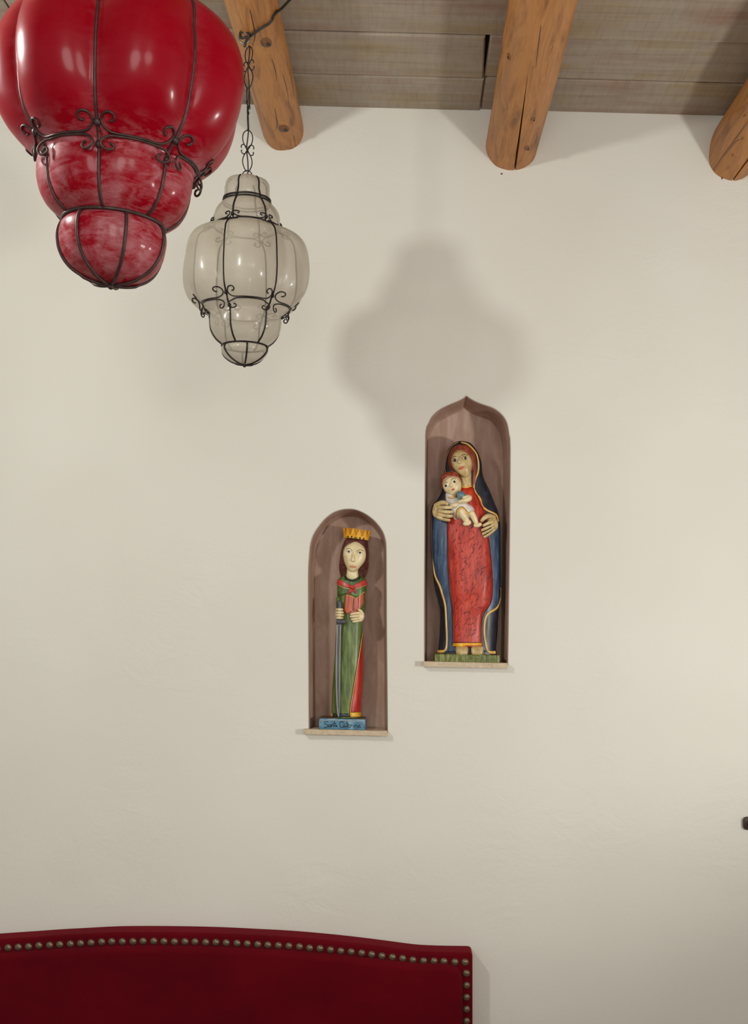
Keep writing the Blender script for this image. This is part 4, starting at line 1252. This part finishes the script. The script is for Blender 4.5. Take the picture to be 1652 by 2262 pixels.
mk('mouth', *disc_vf(smf, 1019.5, 1033.5, 7.8, 3.2, -0.36, 0.0007, 18, 3, 0.0018), M['lip'], mhead)
for ex, ey, er in ((1004.6, 1016.6, 4.3), (1027.2, 1012, 5.8)):
    e = mk('eye', *disc_vf(smf, ex, ey, er, 3.3, -0.12, 0.0005, 16, 3, 0.0006), M['eye_white'], mhead)
    mk('iris', *disc_vf(smf, ex + 0.3, ey, 2.7, 2.9, 0, 0.0013, 12, 2), M['eye_brown'], e)
    mk('pupil', *disc_vf(smf, ex + 0.3, ey, 1.3, 1.4, 0, 0.0016, 10, 2), M['black'], e)
    strokes('eyelid', smf, [[(ex - er - 0.3, ey + 1.2), (ex - 1, ey - 3.3), (ex + er + 0.6, ey - 1.0)], [(ex - er, ey + 1.2), (ex, ey + 3.3), (ex + er, ey + 0.8)]], 0.9, M['eye_brown'], e, 0.0009)
strokes('eyebrow', smf, [[(999, 1012), (1003, 1008.8), (1008.3, 1008.3)], [(1019.5, 1006.3), (1025.5, 1003.6), (1032.5, 1006)]], 1.4, M['black'], mhead)
strokes('face_outline', smf, [[(1009, 996), (1001, 1003), (997, 1013), (997.5, 1025), (1002, 1037), (1010, 1045), (1017, 1050)], [(1025, 997), (1034, 1003), (1040, 1011), (1043, 1022), (1042, 1040), (1041, 1058), (1041, 1074)]], 1.2, M['red_hair'], mhead, 0.0003)
strokes('jaw_line', smf, [[(1010, 1045), (1018, 1052), (1027, 1056), (1035, 1052), (1040, 1044)]], 1.0, M['skin2'], mhead, 0.0003)
strokes('dress_collar', Surf(mn_vf, dress_vf, mf_vf, d=DD), [[(1016, 1074), (1028, 1076.5), (1041.5, 1073)]], 4.6, M['trim'], dress, 0.0008)
# the child
skin_vfs = []
ch_vf = loft_vf([(1051, 990, 1006, -0.014, 0.008), (1055, 983, 1013, -0.010, 0.016), (1062, 978.5, 1017.5, -0.008, 0.019), (1072, 977.5, 1019, -0.007, 0.020), (1082, 980.5, 1018, -0.007, 0.019), (1089, 986, 1014, -0.008, 0.016), (1094, 993, 1008, -0.009, 0.010), (1096, 997, 1004, -0.009, 0.005)], 36, 2.15, 2)
ch_hair = loft_vf([(1042.5, 988, 1002, -0.016, 0.008), (1045, 981, 1010, -0.015, 0.014), (1052, 975, 1016, -0.016, 0.020), (1060, 973, 1019.5, -0.019, 0.021), (1070, 973, 1020, -0.022, 0.020), (1080, 976, 1018, -0.024, 0.014)], 44, 2.2, 1.5, 0.0038, 6)
tun_vf = tube_vf([P(*p[:3]) for p in smooth_pts([(993, 1094, -0.016), (997, 1104, -0.014), (1008, 1118, -0.012), (1020, 1127, -0.010), (1032, 1131, -0.010)], 6)], [r * S for (r,) in smooth_pts([(9.5,), (13,), (20,), (22,), (17,)], 6)], 28, True)
tun2 = tube_vf([P(*p[:3]) for p in smooth_pts([(1003, 1118, -0.012), (1005, 1132, -0.011), (1007, 1144, -0.012)], 6)], [r * S for (r,) in smooth_pts([(13,), (11,), (6,)], 6)], 24, True)
mb = MB().add(ch_vf)
leg1 = chain_vf([(1020, 1130, 0.012, 8.5), (1024, 1140, 0.012, 8.0), (1030, 1150, 0.008, 6.8), (1033, 1154, 0.008, 7.2)])
ft1 = chain_vf([(1027, 1157, 0.010, 5.0), (1033, 1156.5, 0.012, 5.2), (1036, 1154, 0.012, 5.0)])
leg2 = chain_vf([(1042, 1135, 0.008, 7.6), (1047, 1144, 0.006, 6.8), (1051, 1154, 0.004, 5.6)])
ft2 = chain_vf([(1050, 1161, 0.006, 4.6), (1055, 1160.5, 0.008, 4.8), (1060, 1158.5, 0.008, 4.4)])
arm1 = chain_vf([(1030, 1098, 0.002, 6.0), (1036, 1100, 0.012, 7.0), (1031, 1104, 0.018, 6.0), (1021, 1106.5, 0.020, 4.6), (1014, 1108.5, 0.019, 3.8)])
arm1b = chain_vf([(1034, 1097, 0.012, 4.2), (1028, 1098, 0.018, 3.4), (1023, 1099, 0.020, 2.6)])
fist = chain_vf([(999, 1117, 0.014, 4.6), (1005, 1116, 0.017, 5.4), (1009, 1114.5, 0.016, 4.2)])
for q in (leg1, ft1, leg2, ft2, arm1, arm1b, fist): mb.add(q)
nz2 = loft_vf([(1064, 994, 997.5, 0.011, 0.003), (1070, 993.5, 999, 0.0125, 0.004), (1074.5, 993, 999.5, 0.0145, 0.004), (1076, 994, 998.5, 0.013, 0.003)], 14, 2.2, 1.5)
mb.add(nz2)
infant = mb.build('infant', M['skin'], mo); infant['label'] = 'small child with auburn hair in a white tunic on her arm'
mk('infant_hair', *ch_hair, M['red_hair'], infant)
tunic = MB().add(tun_vf).add(tun2).build('tunic', M['white'], infant)
st_ = Surf(tun_vf, tun2, leg1, leg2, d=0.01)
sft = Surf(tun_vf, tun2, d=0.01)
strokes('tunic_trim', sft, [[(1010, 1145), (1010, 1132), (1014, 1124), (1021, 1121.5), (1026, 1126), (1032, 1134), (1038, 1133), (1045, 1130)]], 3.4, M['yellow'], infant, 0.0012)
strokes('tunic_collar', Surf(tun_vf, ch_vf, d=0.0), [[(990, 1098.5), (998, 1099), (1008, 1095)]], 2.6, M['yellow'], infant, 0.0008)
strokes('tunic_outline', sft, [[(1007.5, 1146), (1007.5, 1131), (1012, 1122.5), (1021, 1119.3), (1027.5, 1124.5), (1033, 1131), (1040, 1130), (1046, 1128)], [(991, 1101), (999, 1101.5), (1009, 1098)]], 0.9, M['black'], infant, 0.0008)
mk('ball', *ell_vf(P(1018, 1094, 0.012), 9.5 * S, 8.5 * S, 9.5 * S), M['ball'], infant)
sci = Surf(ch_vf, ch_hair, d=-0.005)
for ex, ey in ((984.8, 1073), (1003.2, 1064.4)):
    mk('infant_eye', *disc_vf(sci, ex, ey, 4.0, 3.3, -0.4, 0.0005, 14, 3, 0.0005), M['eye_white'], infant)
    mk('infant_iris', *disc_vf(sci, ex + 0.2, ey, 2.6, 2.8, 0, 0.0012, 12, 2), M['black'], infant)
strokes('infant_eyebrow', sci, [[(980, 1069.5), (983.5, 1065.8), (988.5, 1066)], [(996, 1061.5), (1000.5, 1057.3), (1007, 1058)]], 1.2, M['black'], infant)
mk('infant_mouth', *disc_vf(sci, 1000.6, 1081, 3.8, 2.3, -0.45, 0.0006, 14, 2, 0.0012), M['lip'], infant)
strokes('infant_outline', sci, [[(978.5, 1066), (985, 1060), (992, 1055.5), (1003, 1054.5), (1012, 1058), (1017, 1065)]], 1.1, M['red_hair'], infant, 0.0004)
# her hands
mb = MB()
mb.add(ell_vf(P(966.5, 1126, -0.012), 0.0155, 0.012, 0.024, 0.2))
mb.add(ell_vf(P(974, 1128, -0.006), 0.0145, 0.010, 0.021, 0.1))
mb.add(chain_vf([(963, 1117, -0.010, 6), (973, 1111.5, 0.0, 5.6), (981, 1110.5, 0.006, 5.0), (987, 1112.5, 0.008, 3.9)]))
for a, b, c in (((970, 1121, 0.0), (985, 1121, 0.010), (997, 1121, 0.012)), ((970, 1129, 0.002), (986, 1131, 0.010), (998, 1131, 0.012)), ((969, 1136, 0.0), (985, 1139.5, 0.008), (997, 1140, 0.010)), ((968, 1142, -0.003), (982, 1147, 0.004), (991.5, 1149, 0.006))):
    mb.add(chain_vf([a + (5.0,), b + (4.5,), c + (3.7,)]))
h1 = mb.build('hand', M['skin2'], mo)
mb = MB()
for l in ([(972, 1116, 0.004), (980, 1117, 0.009), (988, 1116.5, 0.010)], [(973, 1126.5, 0.007), (985, 1126, 0.0135), (996, 1126, 0.014)], [(972, 1135, 0.006), (985, 1135.5, 0.012), (997, 1135.5, 0.0125)], [(971, 1143, 0.003), (982, 1143.7, 0.009), (993, 1144.6, 0.010)]):
    mb.add(tube_vf([P(*p) for p in l], 0.0010, 6))
mb.build('finger_lines', M['black'], h1)
mb = MB()
mb.add(ell_vf(P(1087, 1155, -0.014), 0.0165, 0.012, 0.024, -0.35))
mb.add(chain_vf([(1090, 1143, -0.012, 6), (1078, 1140, -0.002, 5.6), (1070, 1144, 0.002, 5.0), (1064, 1150, 0.002, 3.9)]))
for a, b, c in (((1088, 1152, -0.004), (1078, 1156, 0.0), (1068, 1161, 0.0)), ((1090, 1158, -0.004), (1078, 1165, -0.001), (1065, 1171, -0.002)), ((1090, 1164, -0.006), (1079, 1172, -0.003), (1067, 1179, -0.004)), ((1090, 1170, -0.010), (1080, 1179, -0.008), (1070, 1185.5, -0.008))):
    mb.add(chain_vf([a + (4.6,), b + (4.2,), c + (3.5,)]))
h2 = mb.build('hand', M['skin2'], mo)
mb = MB()
for l in ([(1066, 1154.5, 0.001), (1072, 1154, 0.003), (1077, 1150, 0.001)], [(1064, 1166, 0.001), (1073, 1163, 0.005), (1084, 1158.5, 0.003)], [(1066, 1175, 0.0), (1075, 1171, 0.003), (1085, 1165.5, 0.002)], [(1069, 1182.5, -0.003), (1077, 1177.5, 0.0), (1086, 1171.5, -0.002)]):
    mb.add(tube_vf([P(*p) for p in l], 0.0010, 6))
mb.build('finger_lines', M['black'], h2)

# ------------------------------------------------------------------ upholstered headboard
DBk = 0.095
hb_c = P(320, 2100, 0.05)
hb = thing('headboard', 'dark red velvet headboard with a curved top and studded border', 'headboard', (hb_c.x, -0.05, 0.0))
top_r_pts = [(310, 2060), (375, 2060.4), (441, 2061.5), (500, 2063.5), (560, 2066.5), (642, 2071), (743, 2080), (828, 2090), (896, 2099), (930, 2102.6), (981, 2104.6), (1031, 2105.3), (1038, 2106)]
top_l_pts = [(310 - (p[0] - 310), p[1] + (6.5 if 100 < p[0] - 310 < 500 else 2) * min(1, (p[0] - 310) / 310)) for p in top_r_pts[1:]][::-1]
XR, XL = 1044, 310 - (1044 - 310)
def dens(pts, m=4): return smooth_pts(pts, m)
outer = dens(top_l_pts + top_r_pts, 3) + [(1042, 2108), (XR, 2113)]
def board(name, outline_px, zb, d0, d1, r, mat, parent):
    """outline (open at the bottom) extruded from d0 to d1 with a rounded front edge"""
    pts = [P(x, y_, d1) for x, y_ in outline_px]
    pts = [Vector((p.x, 0, p.z)) for p in pts]
    pts = pts + [Vector((pts[-1].x, 0, zb)), Vector((pts[0].x, 0, zb))]
    n = len(pts)
    nors = []
    for i in range(n):
        a = pts[(i - 1) % n]; b = pts[(i + 1) % n]
        t = (b - a).normalized()
        nors.append(Vector((-t.z, 0, t.x)))
    levels = [(d0, 0.0)] + [(d1 - r + r * math.sin(a), 0.8 * r * (1 - math.cos(a))) for a in [PI / 2 * i / 6 for i in range(7)]]
    V = []; Fc = []
    for dd, ins_ in levels:
        for p, q in zip(pts, nors): V.append((p.x - q.x * ins_, -dd, p.z - q.z * ins_))
    for i in range(len(levels) - 1):
        for j in range(n):
            k = (j + 1) % n
            Fc.append((i * n + j, i * n + k, (i + 1) * n + k, (i + 1) * n + j))
    Fc.append(tuple((len(levels) - 1) * n + j for j in range(n)))
    Fc.append(tuple(range(n - 1, -1, -1)))
    me = mesh_of(name, V, Fc, True); sharp(me, 50)
    return obj(name, me, mat, parent)
board('border', outer, 0.02, 0.004, 0.078, 0.012, M['velvet'], hb)
inner_r = [(p[0], p[1] + 34.5 - max(0, (p[0] - 800)) * 0.025) for p in top_r_pts[:-2]]
inner_l = [(p[0], p[1] + 34.5) for p in top_l_pts[2:]]
xr_i, xl_i = 1022, 310 - (1022 - 310)
inner = [(xl_i, 2170), (xl_i + 2, 2157), (xl_i + 7, 2147), (xl_i + 16, 2139)] + dens([p for p in inner_l if p[0] > xl_i + 30] + [p for p in inner_r if p[0] < xr_i - 34], 3) + [(994, 2136.5), (1006, 2139.5), (1015, 2147), (1020, 2157), (xr_i, 2170)]
board('padded_panel', inner, 0.10, 0.065, 0.110, 0.022, M['velvet'], hb)
# studs
path = []
for x, y_ in dens(top_l_pts + top_r_pts[:-2] + [(1027, 2106)], 8): path.append((x, y_ + 19.5))
stud_pts = []
cum = [0.0]
for a_, b_ in zip(path, path[1:]): cum.append(cum[-1] + math.hypot(b_[0] - a_[0], b_[1] - a_[1]))
def along(sv_):
    for i in range(len(cum) - 1):
        if cum[i + 1] >= sv_:
            t = (sv_ - cum[i]) / max(1e-9, cum[i + 1] - cum[i])
            return (path[i][0] + (path[i + 1][0] - path[i][0]) * t, path[i][1] + (path[i + 1][1] - path[i][1]) * t)
    return path[-1]
n_st = int(cum[-1] / 22.75)
stud_pts = [along(cum[-1] * i / n_st) for i in range(n_st + 1)]
stud_pts = [(p[0] + random.uniform(-0.6, 0.6), p[1] + random.uniform(-0.5, 0.5)) for p in stud_pts if p[0] > -30]
stud_pts += [(1029.5, 2150 + 26.3 * i) for i in range(7)]
sv, sf2 = [], []
rr = 0.0107
for i in range(6):
    a = PI / 2 * i / 6
    for j in range(16):
        b = 2 * PI * j / 16
        sv.append((rr * math.cos(a) * math.cos(b), -rr * 0.62 * math.sin(a), rr * math.cos(a) * math.sin(b)))
sv.append((0, -rr * 0.62, 0))
for i in range(5):
    for j in range(16):
        k = (j + 1) % 16
        sf2.append((i * 16 + j, i * 16 + k, (i + 1) * 16 + k, (i + 1) * 16 + j))
for j in range(16): sf2.append((80 + j, 80 + (j + 1) % 16, 96))
stud_me = mesh_of('stud', sv, sf2)
stud_me.materials.append(M['bronze'])
for x, y_ in stud_pts:
    o = bpy.data.objects.new('stud', stud_me); COL.objects.link(o)
    o.parent = hb
    o.location = P(x, y_, 0.0782) - Vector(hb.location)
